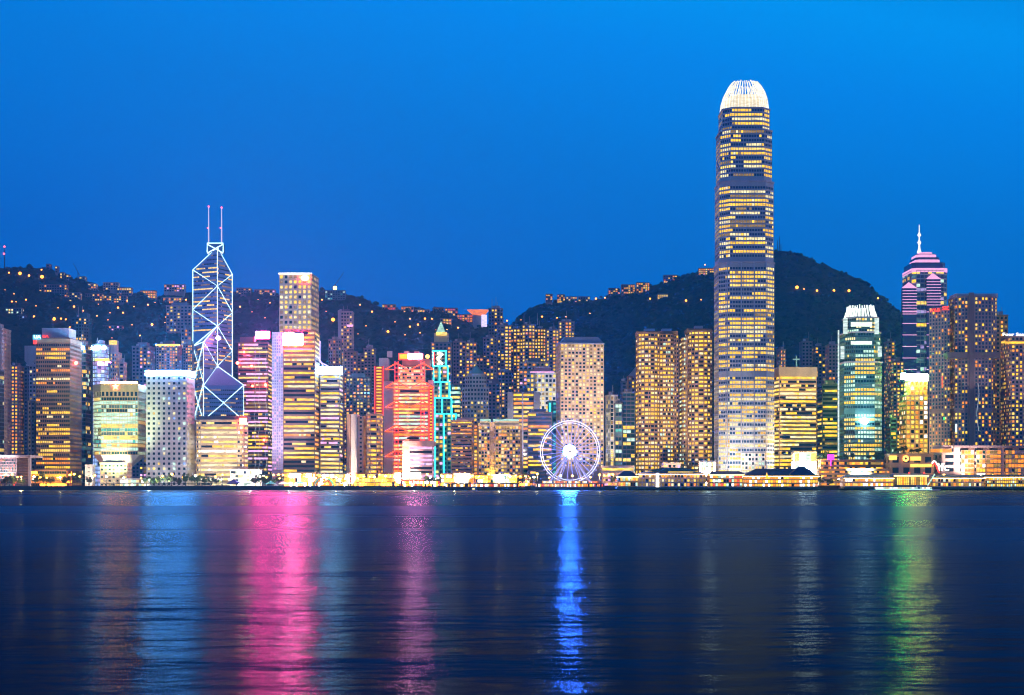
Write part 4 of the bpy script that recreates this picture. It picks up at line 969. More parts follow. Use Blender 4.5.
m = MB(); m.tube([(WX(932 + k * .95, 1557), 1557.4, WZ(466.5 - 4.5 * math.sin(k * .55) + k * .3, 1557)) for k in range(9)], [.3, .6, .9, 1.1, 1.1, 1.0, .9, .7, .4], n=6); m.build('swirl_logo', NEON['red'], t)
m = MB(); m.tube([(WX(932 + k * .9, 1556.6), 1557.0, WZ(463.5 - 2.6 * math.sin(k * .6), 1556.6)) for k in range(8)], .75, n=6); m.build('swirl_logo', SIGN['white'], t)
t, P, z = tower('shopping_mall', 'low stone mall wing with an orange ring lamp and gold light strips', 884, 933.6, 455, 1566, 26, 'grid', cat='mall', wall='tan', bw=12, fh=9, p=.0, pal='O', plant=False)
m = MB(); m.lathe(0, 0, [(1.4, 0), (2.9, 0), (2.9, .6), (1.4, .6), (1.4, 0)], 18); m.v = [(WX(906, 1564) + x, 1565 - z_, WZ(458.5, 1564) + y_) for x, y_, z_ in m.v]; m.build('ring_lamp', SIGN['amber'], t)
for a, b_, y0, y1 in ((910.5, 921, 456.5, 460.5), (910.5, 932, 464, 467), (889, 897, 455.5, 460)): block(t, 'gold_light_strip', a, b_, y0, y1, 1564.6, .8, lit_mat('strip_gold', (1, .55, .08), 2.2, .3))

# ================================================================== the shore
# --- observation wheel
FY = 1535
fx_, fz_ = WX(570, FY), WZ(451.5, FY)
t = thing('observation_wheel', 'big white lit observation wheel with a glaring blue-white hub', 'ferris wheel', (fx_, FY, 4), None)
rim_m = lit_mat('wheel_rim_light', (.62, .62, 1), 3.0, 0, True); spoke_m = lit_mat('wheel_spoke_light', (.30, .32, 1), 2.2, 0)
RW = 28.4
for yo in (-1.6, 1.6):
    m = MB(); m.tube([(fx_ + RW * math.cos(2 * math.pi * k / 72), FY + yo, fz_ + RW * 1.04 * math.sin(2 * math.pi * k / 72)) for k in range(72)], .33, n=6, closed=True); m.build('rim', rim_m, t)
m = MB(); m.tube([(fx_ + (RW - 2) * math.cos(2 * math.pi * k / 72), FY, fz_ + (RW - 2) * 1.04 * math.sin(2 * math.pi * k / 72)) for k in range(72)], .25, n=5, closed=True); m.build('inner_rim', rim_m, t)
for k in range(28):
    an = 2 * math.pi * (k + .5) / 28
    m = MB(); m.tube([(fx_ + 2 * math.cos(an), FY - 1.2 + 2.4 * (k % 2), fz_ + 2 * math.sin(an)), (fx_ + RW * math.cos(an), FY, fz_ + RW * 1.04 * math.sin(an))], .19, n=4); m.build('spoke', spoke_m, t)
for k in range(42):
    an = 2 * math.pi * k / 42; gx, gz = fx_ + (RW + 1.5) * math.cos(an), fz_ + (RW * 1.04 + 1.5) * math.sin(an)
    m = MB(); m.ball((gx, FY, gz), .95, n=8, k=5); m.build('gondola', lit_mat('gondola_light', (.40, .40, 1), .7, 0), t)
m = MB(); m.lathe(0, 0, [(0, -2.6), (6.0, -2.6), (6.0, -2.4), (0, -2.4)], 24); m.v = [(fx_ - .6 + x, FY + z, fz_ + y) for x, y, z in m.v]; hub = m.build('hub_display', SIGN['hub'], t)
m = MB(); m.lathe(0, 0, [(0, -3.0), (3.9, -3.0), (3.9, -2.65), (0, -2.65)], 20); m.v = [(fx_ - .6 + x, FY + z, fz_ + y) for x, y, z in m.v]; m.build('hub_core', lit_mat('hub_core_white', (.8, .85, 1), 60, 0, True), hub)
m = MB(); m.tube([(fx_, FY - 4, fz_), (fx_, FY + 4, fz_)], 1.6, n=10); m.build('axle', MW['white'], t)
m = MB(); m.lathe(0, 0, [(0, -2.35), (6.3, -2.35), (6.3, -1.9), (0, -1.9)], 24); m.v = [(fx_ - .6 + x, FY + z, fz_ + y) for x, y, z in m.v]; m.build('hub_glow_blocker', MW['dark'], hub)  # added dark disc, keeps the hub glow off the towers behind
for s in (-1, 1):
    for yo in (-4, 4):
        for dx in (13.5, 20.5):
            m = MB(); m.tube([(fx_ + s * 1.2, FY + yo * .6, fz_), (fx_ + s * dx, FY + yo * 1.6, 5.6)], [.5, .75], n=6); m.build('leg', lit_mat('leg_lilac_glow', (.50, .46, 1), .8, 0) if yo < 0 else MW['white'], t)  # front legs emit lilac themselves, standing in for floodlight on white steel
m = MB(); m.box(fx_ - 31, fx_ + 31, FY - 12, FY + 10, 4, 5.6); m.build('boarding_platform', MW['lilac'], t)
m = MB(); m.box(fx_ - 27, fx_ + 27, FY - 11, FY - 8, 8.6, 9.1)
m.build('platform_canopy', MW['white'], t)
section(t, [(fx_ - 27, FY - 9), (fx_ + 27, FY - 9), (fx_ + 27, FY - 6), (fx_ - 27, FY - 6)], 5.6, 8.6, 'curtain', seed=201, bw=1.6, fh=3, sf=.1, wall='redp', p=.9, pal='OHRYW', mode='cell')

# --- low lit frontages along the promenade
def frontage(lb, x0, x1, yt, Y, pal, wall, preset='curtain', name='low_building', cat='low building', **k):
    d = dict(bw=2.6, fh=3.8, p=.95, mode='cell', sf=.22, plant=False); d.update(k)
    return tower(name, lb, x0, x1, yt, Y, 14, preset, cat=cat, pal=pal, wall=wall, **d)
frontage('cream low hall with ribbon windows flooded in white light beside the faceted tower foot', 230, 262, 470.5, 1575, 'QHWC', 'white', 'band', sf=.4, p=.9)
frontage('glaring white shop front under the yellow banded tower', 284, 316, 473.5, 1560, 'QQYA', 'gold')
frontage('long lamp-lit frontage with a dark flat roof before the low orange block', 318, 350, 474, 1566, 'AYWQ', 'mauve_dark')
frontage('gold-lit waterfront hall with a dark roof below the trussed bank', 351, 401, 474, 1568, 'YAGA', 'rust')
frontage('low white lit shop under the trees next to the white grid tower', 120, 150, 479.5, 1545, 'CHWD', 'white')
frontage('amber arcade below the pinkish hotel slab', 441, 474, 474.5, 1572, 'AOHA', 'gold')
frontage('amber arcade below the beige hotel with golden spine', 475, 530, 475.5, 1574, 'AYHA', 'rust')
frontage('pale terrace hall between the wheel and the ferry pier', 602, 636, 474, 1570, 'GPWO', 'pink', 'band', sf=.55)
frontage('glass pavilion glowing pale green below the tan-capped tower', 791.5, 816.5, 453, 1590, 'QGGC', 'beige', sf=.12, fh=9, bw=5)
frontage('white lit lobby block at the foot of the tallest skyscraper', 699, 716, 462, 1572, 'QCQW', 'white', fh=5)
frontage('dark garden terrace with orange lamps east of the glass pavilion', 818, 884, 461, 1586, 'OYDO', 'rust', 'band', fh=5, sf=.5, p=.7)
frontage('lower garden terrace strung with orange lamps behind the white-roofed pier', 816, 890, 470, 1560, 'OOYD', 'tan', 'band', fh=4.5, sf=.6, p=.6)
m = MB(); m.box(WX(827.5, 1580), WX(834, 1580), 1579, 1580, WZ(460, 1580), WZ(454.5, 1580)); m.box(WX(830.3, 1580), WX(831.2, 1580), 1579.2, 1579.8, WZ(466, 1580), WZ(460, 1580)); tag(m.build('video_screen', lit_mat('screen_magenta', (1, .04, .75), 3, .3, True)), 'small magenta video screen on the garden terrace', 'screen')
frontage('violet-roofed kiosk row lit from inside next to the trussed bank foot', 402, 440, 481, 1530, 'ARYQ', 'redp', bw=1.8, fh=3)

# --- promenade canopy, tents
t = thing('walkway_canopy', 'long dark flat walkway canopy on posts along the quay', 'canopy', (WX(160, 1512), 1512, 4))
m = MB(); m.box(WX(96, 1512), WX(250, 1512), 1508, 1516, 6.0, 6.5); m.build('canopy_roof', MW['dark'], t)
for px in range(98, 250, 8):
    m = MB(); m.box(WX(px, 1512) - .2, WX(px, 1512) + .2, 1511.8, 1512.2, 4, 6.0); m.build('post', MW['dark'], t)
for i, (px, y0, w, mt, lb) in enumerate(((233, 480.5, 7, 'bluecloth', 'blue pointed event tent on the quay'), (299, 482.5, 6, 'cyancloth', 'turquoise pointed tent beside the orange arched one'), (270, 482.5, 5, 'cyancloth', 'turquoise pointed tent under the quayside trees'), (283, 483, 5, 'whitecloth', 'white pointed tent in front of the white shop front'), (346, 482.5, 7, 'whitecloth', 'white pointed tent past the orange arched one'))):
    Yt = 1518; t = thing('event_tent', lb, 'tent', (WX(px, Yt), Yt, 4))
    sq = [(WX(px - w, Yt), Yt), (WX(px + w, Yt), Yt), (WX(px + w, Yt), Yt + 10), (WX(px - w, Yt), Yt + 10)]
    m = MB(); m.pyramid(sq, 6.2, (WX(px, Yt), Yt + 5, WZ(y0, Yt) + 1.5)); m.build('tent_roof', MW[mt], t)
    for x, y in sq:
        m = MB(); m.tube([(x, y, 4), (x, y, 6.2)], .15, n=5); m.build('tent_pole', MW['alu'], t)
t = thing('arched_stage', 'rainbow arched stage of orange, turquoise and yellow hoops on the quay', 'stage', (WX(324, 1520), 1520, 4))
for r_, mt in ((11, 'yellowcloth'), (9.4, 'cyancloth'), (7.8, 'orangecloth'), (5.9, 'orangecloth')):
    m = MB(); c = WX(324, 1520); A_ = [(c + r_ * math.cos(R(180 - 12 * k)), 4 + r_ * .88 * math.sin(R(12 * k))) for k in range(16)]
    for (xa, za), (xb, zb) in zip(A_, A_[1:]): m.quad((xa, 1520 - r_ * .1, za), (xb, 1520 - r_ * .1, zb), (xb, 1528, zb), (xa, 1528, za))
    f_ = [(x, 1520 - r_ * .1, z) for x, z in A_]; g_ = [(c + (x - c) * .87, 1520 - r_ * .1, 4 + (z - 4) * .87) for x, z in A_]
    for k in range(15): m.quad(f_[k], g_[k], g_[k + 1], f_[k + 1])
    m.build('hoop', MW[mt], t)
m = MB(); m.box(c - 4.5, c + 4.5, 1521, 1526, 4, 5.2); m.build('stage_floor', LIT['O'], t)

# --- ferry piers
def hip(root, x0, x1, y0, y1, Y, dep, mat, name='hip_roof', over=1.2, k=.28):
    a, b = WX(x0, Y) - over, WX(x1, Y) + over; z0, z1 = WZ(y1, Y), WZ(y0, Y); L = (b - a) * k; m = MB()
    v = [(a, Y - over, z0), (b, Y - over, z0), (b, Y + dep + over, z0), (a, Y + dep + over, z0), (a + L, Y + dep / 2, z1), (b - L, Y + dep / 2, z1)]
    m.v = v; m.f = [(0, 1, 5, 4), (1, 2, 5), (2, 3, 4, 5), (3, 0, 4), (3, 2, 1, 0)]; m.m = [0] * 5
    return m.build(name, MW[mat], root)
def pier(lb, x0, x1, y_eave, y_ridge, Y, dep, fh, pal, wall, roofm, k=.28, p=.9, **st):
    t = thing('ferry_pier', lb, 'pier', (WX((x0 + x1) / 2, Y), Y, 0))
    a, b = WX(x0, Y), WX(x1, Y)
    m = MB(); m.box(a - 1, b + 1, Y - 2, 1499.5, 1.6, 3.2); m.build('deck', MW['quay'], t)
    for q in range(max(3, int((b - a) / 9))):
        m = MB(); x = a + (b - a) * (q + .5) / max(3, int((b - a) / 9)); m.tube([(x, Y - 1, -2), (x, Y - 1, 1.6)], .6, n=6); m.build('pile', MW['dark'], t)
    m = MB(); m.box(a - 1.2, b + 1.2, Y - 2.4, Y - 2.05, 1.9, 3.0); m.build('fender_strip', MW['green'], t)
    d = dict(bw=2.4, sf=.34, pf=.16, mode='cell'); d.update(st)
    section(t, [(a, Y), (b, Y), (b, Y + dep), (a, Y + dep)], 3.2, WZ(y_eave, Y), 'grid', seed=int(x0), fh=fh, pal=pal, wall=wall, p=p, **d)
    hip(t, x0, x1, y_ridge, y_eave, Y, dep, roofm, k=k)
    m = MB(); m.box(a - 1.3, b + 1.3, Y - 1.5, Y - 1.25, WZ(y_eave, Y) - .7, WZ(y_eave, Y) - .1); m.build('eave_light', lit_mat('eave_glow', (1, .56, .12), 16, .35, True), t)
    return t
PY = 1472
t = pier('two-storey ferry pier with arched bays, cream cornice and green-gold upper roof', 639, 706, 474, 471.5, PY, 24, 4.6, 'WDOGD', 'pink', 'sunmetal', k=.1, bw=3.0, pf=.34, p=.7)
section(t, rect(652, 694, PY + 8, 12), WZ(474, PY), WZ(471, PY), 'band', seed=210, fh=3, wall='gold', p=.8, pal='YG'); hip(t, 650, 696, 467.5, 471, PY + 8, 12, 'green')
m = MB(); m.box(WX(656, PY), WX(659, PY), PY - .8, PY + 1, 3.2, WZ(473, PY)); m.build('lit_pylon', LIT['H'], t)
t = pier('restaurant pier with dark blue roofs and palms of light, next to the arched ferry pier', 710, 745, 474.5, 471, PY + 4, 20, 4.6, 'YOHRC', 'tan', 'navy', k=.15)
t = pier('three-storey lamp-lit pier with a wide dark blue hip roof', 744, 818, 476, 468.5, PY - 4, 26, 3.9, 'OYHOY', 'gold', 'navy', k=.2, p=.97)
m = MB(); m.prism(rect(793, 815, PY - 8, 16), WZ(476, PY), WZ(475.4, PY)); hip(t, 790, 816, 466, 475.4, PY - 8, 14, 'navy', 'gable_roof', k=.42)
m = MB(); m.pyramid([(WX(766, PY) - 1.3, PY - 6), (WX(766, PY) + 1.3, PY - 6), (WX(766, PY) + 1.3, PY - 3.4), (WX(766, PY) - 1.3, PY - 3.4)], WZ(478, PY), (WX(766, PY), PY - 4.7, WZ(472, PY))); m.build('lit_finial', LIT['Y'], t)
t = pier('modern ferry pier with a long white sloping roof and bright gold decks', 845, 896, 478, 474.5, PY, 22, 4.0, 'HYGOH', 'pink', 'lilac', k=.08, p=.97, sf=.42)
t = pier('boxy ferry pier with yellow lattice windows and violet roof with red lamps', 895, 927, 475.5, 473.5, PY - 6, 22, 8.5, 'YYGOD', 'slate', 'purple', k=.05, bw=1.6, sf=.3)
for px in (908, 923):
    m = MB(); m.ball((WX(px, PY), PY - 4, WZ(473, PY)), 1.0); m.build('red_lamp', NEON['red'], t)
t = pier('long low pier with a pinkish roof, pale cabins and a white gangway', 933, 984, 478, 474.8, PY, 22, 3.9, 'CWYOD', 'pink', 'pink', k=.04, p=.85)
m = MB(); m.tube([(WX(927, PY), PY - 3, 5), (WX(934, PY), PY - 3, WZ(474, PY))], .5, n=6); m.build('gangway', LIT['C'], t)
t = pier('yellow-green lit pier with a lattice front at the frame edge', 985, 1040, 477, 474.5, PY, 22, 3.6, 'YGYCD', 'gold', 'mauve_dark', k=.05, bw=1.8)
t = pier('small pier house with a dark pointed roof beside the arched ferry pier', 618, 638, 476.5, 471, PY + 6, 18, 4.4, 'OYGC', 'gold', 'navy', k=.35)
for x0, x1, lb in ((441, 527, 'low open landing stage with a pale roof strip and strung white lamps below the hotels'), (531, 612, 'low landing stage with red-gold stalls under the observation wheel')):
    t = thing('landing_stage', lb, 'landing stage', (WX((x0 + x1) / 2, 1490), 1490, 0)); a, b = WX(x0, 1490), WX(x1, 1490)
    m = MB(); m.box(a, b, 1484, 1499.5, 1.4, 3.0); m.build('deck', MW['quay'], t)
    m = MB(); m.box(a + 3, b - 6, 1487, 1496, 6.4, 6.9); m.build('roof', MW['copper'] if x0 < 500 else MW['lilac'], t)
    section(t, [(a + 4, 1489), (b - 7, 1489), (b - 7, 1494), (a + 4, 1494)], 3.0, 6.4, 'curtain', seed=x0, bw=1.4, fh=3.4, sf=.3, pf=.3, p=.9, pal='OYHRW', mode='cell', wall='redp')
    for q in range(12):
        m = MB(); x = a + (b - a) * (q + .5) / 12; m.tube([(x, 1485, -2), (x, 1485, 1.4)], .5, n=6); m.build('pile', MW['dark'], t)
# ferry at rest, made up where a passing ferry left a light trail
BYY = 1446
t = thing('ferry_boat', 'white double-deck ferry with a glowing pale green side at rest in place of a passing light trail', 'ferry', (WX(905, BYY), BYY, 0))
a, b = WX(868, BYY), WX(941, BYY)
m = MB(); hullp = [(a, BYY), (a + 5, BYY - 4), (b - 7, BYY - 4), (b, BYY), (b - 7, BYY + 4), (a + 5, BYY + 4)]; m.prism(grow(hullp, 0, .95), -1, 1.5, 0, top=hullp); m.build('hull', MW['white'], t)
section(t, [(a + 6, BYY - 3.2), (b - 9, BYY - 3.2), (b - 9, BYY + 3.2), (a + 6, BYY + 3.2)], 1.5, 3.2, 'grid', seed=220, bw=1.8, fh=1.7, pf=.2, sf=.3, wall='white', p=.95, pal='CHWC', mode='cell')
m = MB(); m.box(a + 5, b - 8, BYY - 3.6, BYY + 3.6, 3.2, 3.4); m.build('upper_deck', MW['white'], t)
m = MB(); m.box(b - 22, b - 14, BYY - 2, BYY + 2, 3.4, 4.6); m.build('wheelhouse', MW['white'], t)
m = MB(); m.box(a + 6, b - 9, BYY - 4.2, BYY - 4.02, .9, 1.3); m.build('side_light_strip', lit_mat('ferry_strip', (.55, 1, .8), 2, .2, True), t)
# sloop-sized work boat
t = thing('work_boat', 'tiny white-lit work boat off the landing stage below the hotels', 'boat', (WX(474, 1380), 1380, 0))
m = MB(); x = WX(474, 1380); hp = [(x - 3, 1380), (x - 2, 1378.8), (x + 2, 1378.8), (x + 3.4, 1380), (x + 2, 1381.2), (x - 2, 1381.2)]; m.prism(grow(hp, 0, .8), -.3, .9, 0, top=hp); m.build('hull', MW['white'], t)
m = MB(); m.box(x - 1.4, x + .8, 1379.2, 1380.8, .9, 2.4); m.build('cabin', LIT['W'], t)

# --- trees along the promenade and on the terraces
leafm = []
for nm, c0, c1 in (('leaf_dark', (.02, .05, .02), (.05, .10, .03)), ('leaf_light', (.04, .09, .02), (.10, .16, .04))):
    mm, n, b = _new(nm); geo = n.nodes.new('ShaderNodeNewGeometry'); tx = n.nodes.new('ShaderNodeTexNoise'); tx.inputs['Scale'].default_value = .5
    rp = n.nodes.new('ShaderNodeValToRGB'); rp.color_ramp.elements[0].position, rp.color_ramp.elements[1].position = .35, .65
    rp.color_ramp.elements[0].color, rp.color_ramp.elements[1].color = (*c0, 1), (*c1, 1)
    n.links.new(geo.outputs['Position'], tx.inputs['Vector']); n.links.new(tx.outputs['Fac'], rp.inputs[0]); n.links.new(rp.outputs[0], b.inputs['Base Color']); b.inputs['Roughness'].default_value = .8
    leafm.append(mm)
BARK = wall_mat('bark', (.10, .07, .05), .9)
def make_tree(seed, h, r):
    rng = random.Random(seed); t = thing('tree', 'tree', 'tree', (0, -400, -50), 'trees along the promenade')
    o = Vector((0, -400, -50)); m = MB()
    m.tube([tuple(o), tuple(o + Vector((rng.uniform(-.3, .3), 0, h * .3))), tuple(o + Vector((rng.uniform(-.5, .5), rng.uniform(-.5, .5), h * .62)))], [.38, .28, .16], n=6)
    cl = []
    for k in range(6):
        an = k * 1.05 + rng.uniform(-.4, .4); e = o + Vector((math.cos(an) * r * .6, math.sin(an) * r * .6, h * rng.uniform(.5, .8)))
        m.tube([tuple(o + Vector((0, 0, h * rng.uniform(.28, .5)))), tuple(e)], [.16, .06], n=4); cl.append(e)
    m.build('trunk', BARK, t)
    for k in range(9): cl.append(o + Vector((rng.uniform(-.75, .75) * r, rng.uniform(-.75, .75) * r, h * rng.uniform(.45, .95))))
    m = MB()
    for c in cl:
        q = rng.uniform(.28, .5) * r; mi = 0 if rng.random() < .6 else 1
        for _ in range(70):
            d_ = Vector((rng.gauss(0, 1), rng.gauss(0, 1), rng.gauss(0, .8))).normalized() * q * rng.uniform(.4, 1.1); p = c + d_
            u = Vector((rng.uniform(-1, 1), rng.uniform(-1, 1), rng.uniform(-1, 1))).normalized() * .42; w = u.orthogonal().normalized() * .3
            m.quad(tuple(p - u), tuple(p + w), tuple(p + u), tuple(p - w), mi)
    m.build('crown', leafm, t)
    return t
protos = [make_tree(s, h, r) for s, h, r in ((1, 9, 4.2), (2, 11, 5.2), (3, 8, 4.6), (4, 12, 4.4))]
spots = []
for px, Y, zb in [(p, 1530, 4) for p in (36, 43, 50, 147, 153, 159, 166, 171, 176, 205, 211, 262, 267, 273, 279, 428, 520, 526, 532, 612, 820, 831)] + [(p, 1524, 4) for p in (6, 14, 22, 64, 88, 186, 218, 256, 437, 622, 629, 699, 706)]:
    spots.append((px, Y, zb, None))
big = [(77, 1526, 4, 'big dark round tree at the foot of the brown bank tower'), (195, 1532, 4, 'big spreading tree between the white grid tower and the cream hall')]
terr = [(p, 1588, WZ(461, 1586) + .8, None) for p in (820, 826, 840, 846, 852, 868, 876, 881)] + [(p, 1570, WZ(455, 1566) + .8, None) for p in (890, 897, 904, 912, 919)]
first = [True] * 4
rng = random.Random(12)
for i, (px, Y, zb, lb) in enumerate(spots + big + terr):
    k = rng.randrange(4); loc = (WX(px, Y) + rng.uniform(-1, 1), Y + rng.uniform(-4, 4), zb)
    lab = lb or ('leafy tree in the lamp-lit row on the waterfront promenade' if zb < 5 else 'tree growing on the roof terrace behind the piers')
    grp = 'trees along the promenade' if zb < 5 else 'trees on the roof terraces'
    if first[k]: o = protos[k]; o.location = loc; o['label'] = lab; o['group'] = grp; first[k] = False
    else: o = dup(protos[k], loc, lab, grp)
    s = rng.uniform(.75, 1.15) * (1.5 if lb else .72 if zb > 5 else 1); o.scale = (s, s, s * rng.uniform(.85, 1.05)); o.rotation_euler.z = rng.uniform(0, 6.28)

# --- street lamps on the promenade
def make_lamp(col_mat, h, label, group, power, color):
    t = thing('street_lamp', label, 'street lamp', (0, -420, -50), group); o = (0, -420, -50)
    m = MB(); m.tube([o, (0, -420, -50 + h * .7), (0, -420, -50 + h)], [.16, .12, .09], n=6); m.build('pole', MW['dark'], t)
    m = MB(); m.ball((0, -420, -50 + h + .5), 1.0, n=10, k=6, sz=.75); m.build('lamp_globe', col_mat, t)
    m = MB(); m.lathe(0, -420, [(.35, -50), (.35, -49.6), (.18, -49.3)], 8); m.build('lamp_base', MW['dark'], t)
    return t
lamp_o = make_lamp(LAMP_O, 9.5, 'orange globe street lamp in the row along the promenade', 'orange promenade lamps', 0, None)
lamp_w = make_lamp(LAMP_W, 8.0, 'white globe street lamp in the row along the promenade', 'white promenade lamps', 0, None)
rng = random.Random(5); used = {id(lamp_o): False, id(lamp_w): False}; px = 2.0; lamp_pos = []
while px < 1024:
    dense = px < 75 or 250 < px < 535 or 600 < px < 720
    src = lamp_o if rng.random() < (.75 if px < 80 or px > 430 else .5) else lamp_w
    loc = (WX(px, 1512), rng.choice((1506.0, 1512.0, 1521.0, 1538.0)), 4.0)
    if not used[id(src)]: o = src; o.location = loc; used[id(src)] = True
    else: o = dup(src, loc)
    s = rng.uniform(.7, 1.15); o.scale = (s, s, s); lamp_pos.append(loc)
    px += rng.uniform(3.2, 6.5) if dense else rng.uniform(7, 14)

# --- floodlights for the floodlit facades; some added only to brighten other walls
flood_src = []
def flood(lb, px, Y, z, tpx, tpy, tY, color, E, cone=60, blend=.8):
    """a floodlight standing at (px, Y, z) aimed at a facade point; E is the light wanted there"""
    p = Vector((WX(px, Y), Y, z)); q = Vector((WX(tpx, tY), tY, WZ(tpy, tY))); d = q - p
    t = thing('floodlight', lb, 'floodlight', tuple(p)); x, y, zz_ = p
    m = MB(); m.box(x - .7, x + .7, y - .35, y + .35, zz_ + .5, zz_ + 1.5); m.build('housing', MW['dark'], t)
    m = MB(); m.tube([(x, y, zz_), (x, y, zz_ + .5)], .12, n=5); m.build('bracket', MW['dark'], t)
    L = bpy.data.lights.new('lamp', 'SPOT'); L.color = color; L.spot_size = R(cone); L.spot_blend = blend; L.shadow_soft_size = .4
    L.energy = E * GAIN * 4 * math.pi * d.length_squared
    lo = bpy.data.objects.new('lamp', L); COL.objects.link(lo); lo.parent = t
    lo.location = (0, .6 if d.y > 0 else -.6, 1.9); lo.rotation_euler = d.to_track_quat('-Z', 'Y').to_euler()
WARM, PINKW, WHITE, LIL, AMB, GRN = (1, .70, .42), (1, .72, .66), (1, .93, .88), (.78, .62, 1), (1, .50, .12), (.75, 1, .45)
G0 = 4.3
F = [('white grid tower', 165, 1515, G0, 166, 430, 1600, (1, .96, .86), 11.0, 70), ('broad pale block under the faceted tower', 222, 1520, G0, 222, 440, 1600, WARM, 3.0, 60),
     ('lilac service core of the yellow banded tower', 272, 1560, G0, 277, 420, 1650, LIL, 5, 50), ('flared underside of the tapering tower', 118, 1585, 24, 115, 459, 1600, (1, .95, .55), 30, 110),
     ('tapering tower face', 112, 1520, G0, 116, 420, 1600, GRN, 6.5, 60), ('flank of the tapering tower', 92, 1560, G0, 97, 440, 1610, (1, .95, .5), 9, 50),
     ('pale pink tower at the frame edge', 5, 1540, G0, 4, 400, 1640, PINKW, 1.4, 70), ('low peach and white fins', 350, 1560, G0, 355, 445, 1622, (1, .62, .45), 6, 70),
     ('civic hall end wall', 405, 1540, G0, 406, 460, 1590, AMB, 1.6, 50), ('trussed bank, added for a red glow', 400, 1560, G0, 400, 410, 1680, (1, .30, .22), 6.5, 70),
     ('pinkish hotel slab', 462, 1560, G0, 462, 445, 1650, (1, .58, .36), 8, 70), ('beige hotel', 500, 1560, G0, 500, 445, 1640, (1, .70, .40), 6, 70),
     ('golden spine of the beige hotel', 492, 1626, G0, 492, 462, 1636, (1, .58, .06), 14, 60), ('round-window tower', 582, 1555, G0, 582, 400, 1690, WARM, 3.4, 60),
     ('upper half of the round-window tower', 590, 1552, G0, 582, 365, 1690, PINKW, 2.4, 40), ('banded twin', 660, 1560, G0, 660, 400, 1690, WARM, 1.4, 75), ('banded tower by the skyscraper', 697, 1560, G0, 697, 400, 1690, WARM, 1.2, 60),
     ('foot of the tallest skyscraper', 725, 1570, G0, 728, 445, 1600, (1, .93, .84), 4, 100), ('lower shaft of the tallest skyscraper', 742, 1515, G0, 745, 400, 1600, WHITE, 1.9, 75),
     ('upper shaft of the tallest skyscraper', 748, 1480, G0 - 1, 745, 240, 1600, (.95, .88, 1), 1.1, 50), ('tan-capped tower', 800, 1540, G0, 798, 400, 1680, (1, .68, .34), 3.2, 60),
     ('second skyscraper', 860, 1540, G0, 862, 400, 1620, (.72, 1, .92), 5.0, 70), ('ornate yellow building', 914, 1600, 30, 914, 420, 1650, (1, .66, .16), 2.2, 110),
     ('big dark residence, added to brighten it', 965, 1530, G0, 968, 390, 1600, (1, .70, .55), 2.6, 80), ('mall podium, added as fill', 985, 1520, G0, 980, 460, 1560, AMB, .5, 110), ('mall sign wall, added as fill', 940, 1530, G0, 942, 462, 1560, WARM, .3, 80),
     ('cream hall', 246, 1552, G0, 246, 477, 1575, WHITE, 3, 110), ('white hotel', 541, 1790, 70, 541, 395, 1860, (1, .92, .74), 3.0, 80), ('white pier tower', 524, 1740, 40, 524, 430, 1800, (1, .86, .78), 2.2, 90),
     ('square tower with white round lights', 300, 1850, 120, 296, 310, 1900, WARM, 2.0, 90), ('white ribbed tower', 611, 1700, 30, 611, 430, 1740, (1, .9, .7), 1.6, 90), ('brown bank tower', 56, 1560, G0, 56, 440, 1640, (1, .62, .22), 1.6, 70)]
for lb, *a in F: flood('floodlight on the ground lighting the ' + lb, *a)
# light spilling from the lamp rows onto trees, quay and low fronts
for i, px in enumerate((20, 55, 90, 150, 200, 245, 290, 335, 375, 415, 455, 500, 540, 600, 640, 690, 740, 790, 830, 870, 920, 970, 1010)):
    warm = px < 80 or px > 330
    L = bpy.data.lights.new('lamp', 'POINT'); L.color = (1, .55, .18) if warm else (1, .88, .66); L.energy = (60000 if 140 < px < 300 else 28000 if px < 700 else 10000) * GAIN; L.shadow_soft_size = .5
    near = min((o for o in bpy.data.objects if o.name.startswith('street_lamp')), key=lambda o: abs(o.location.x - WX(px, 1512)))
    lo = bpy.data.objects.new('lamp', L); COL.objects.link(lo); lo.parent = near; lo.location = (0, -1.2, 8.0)

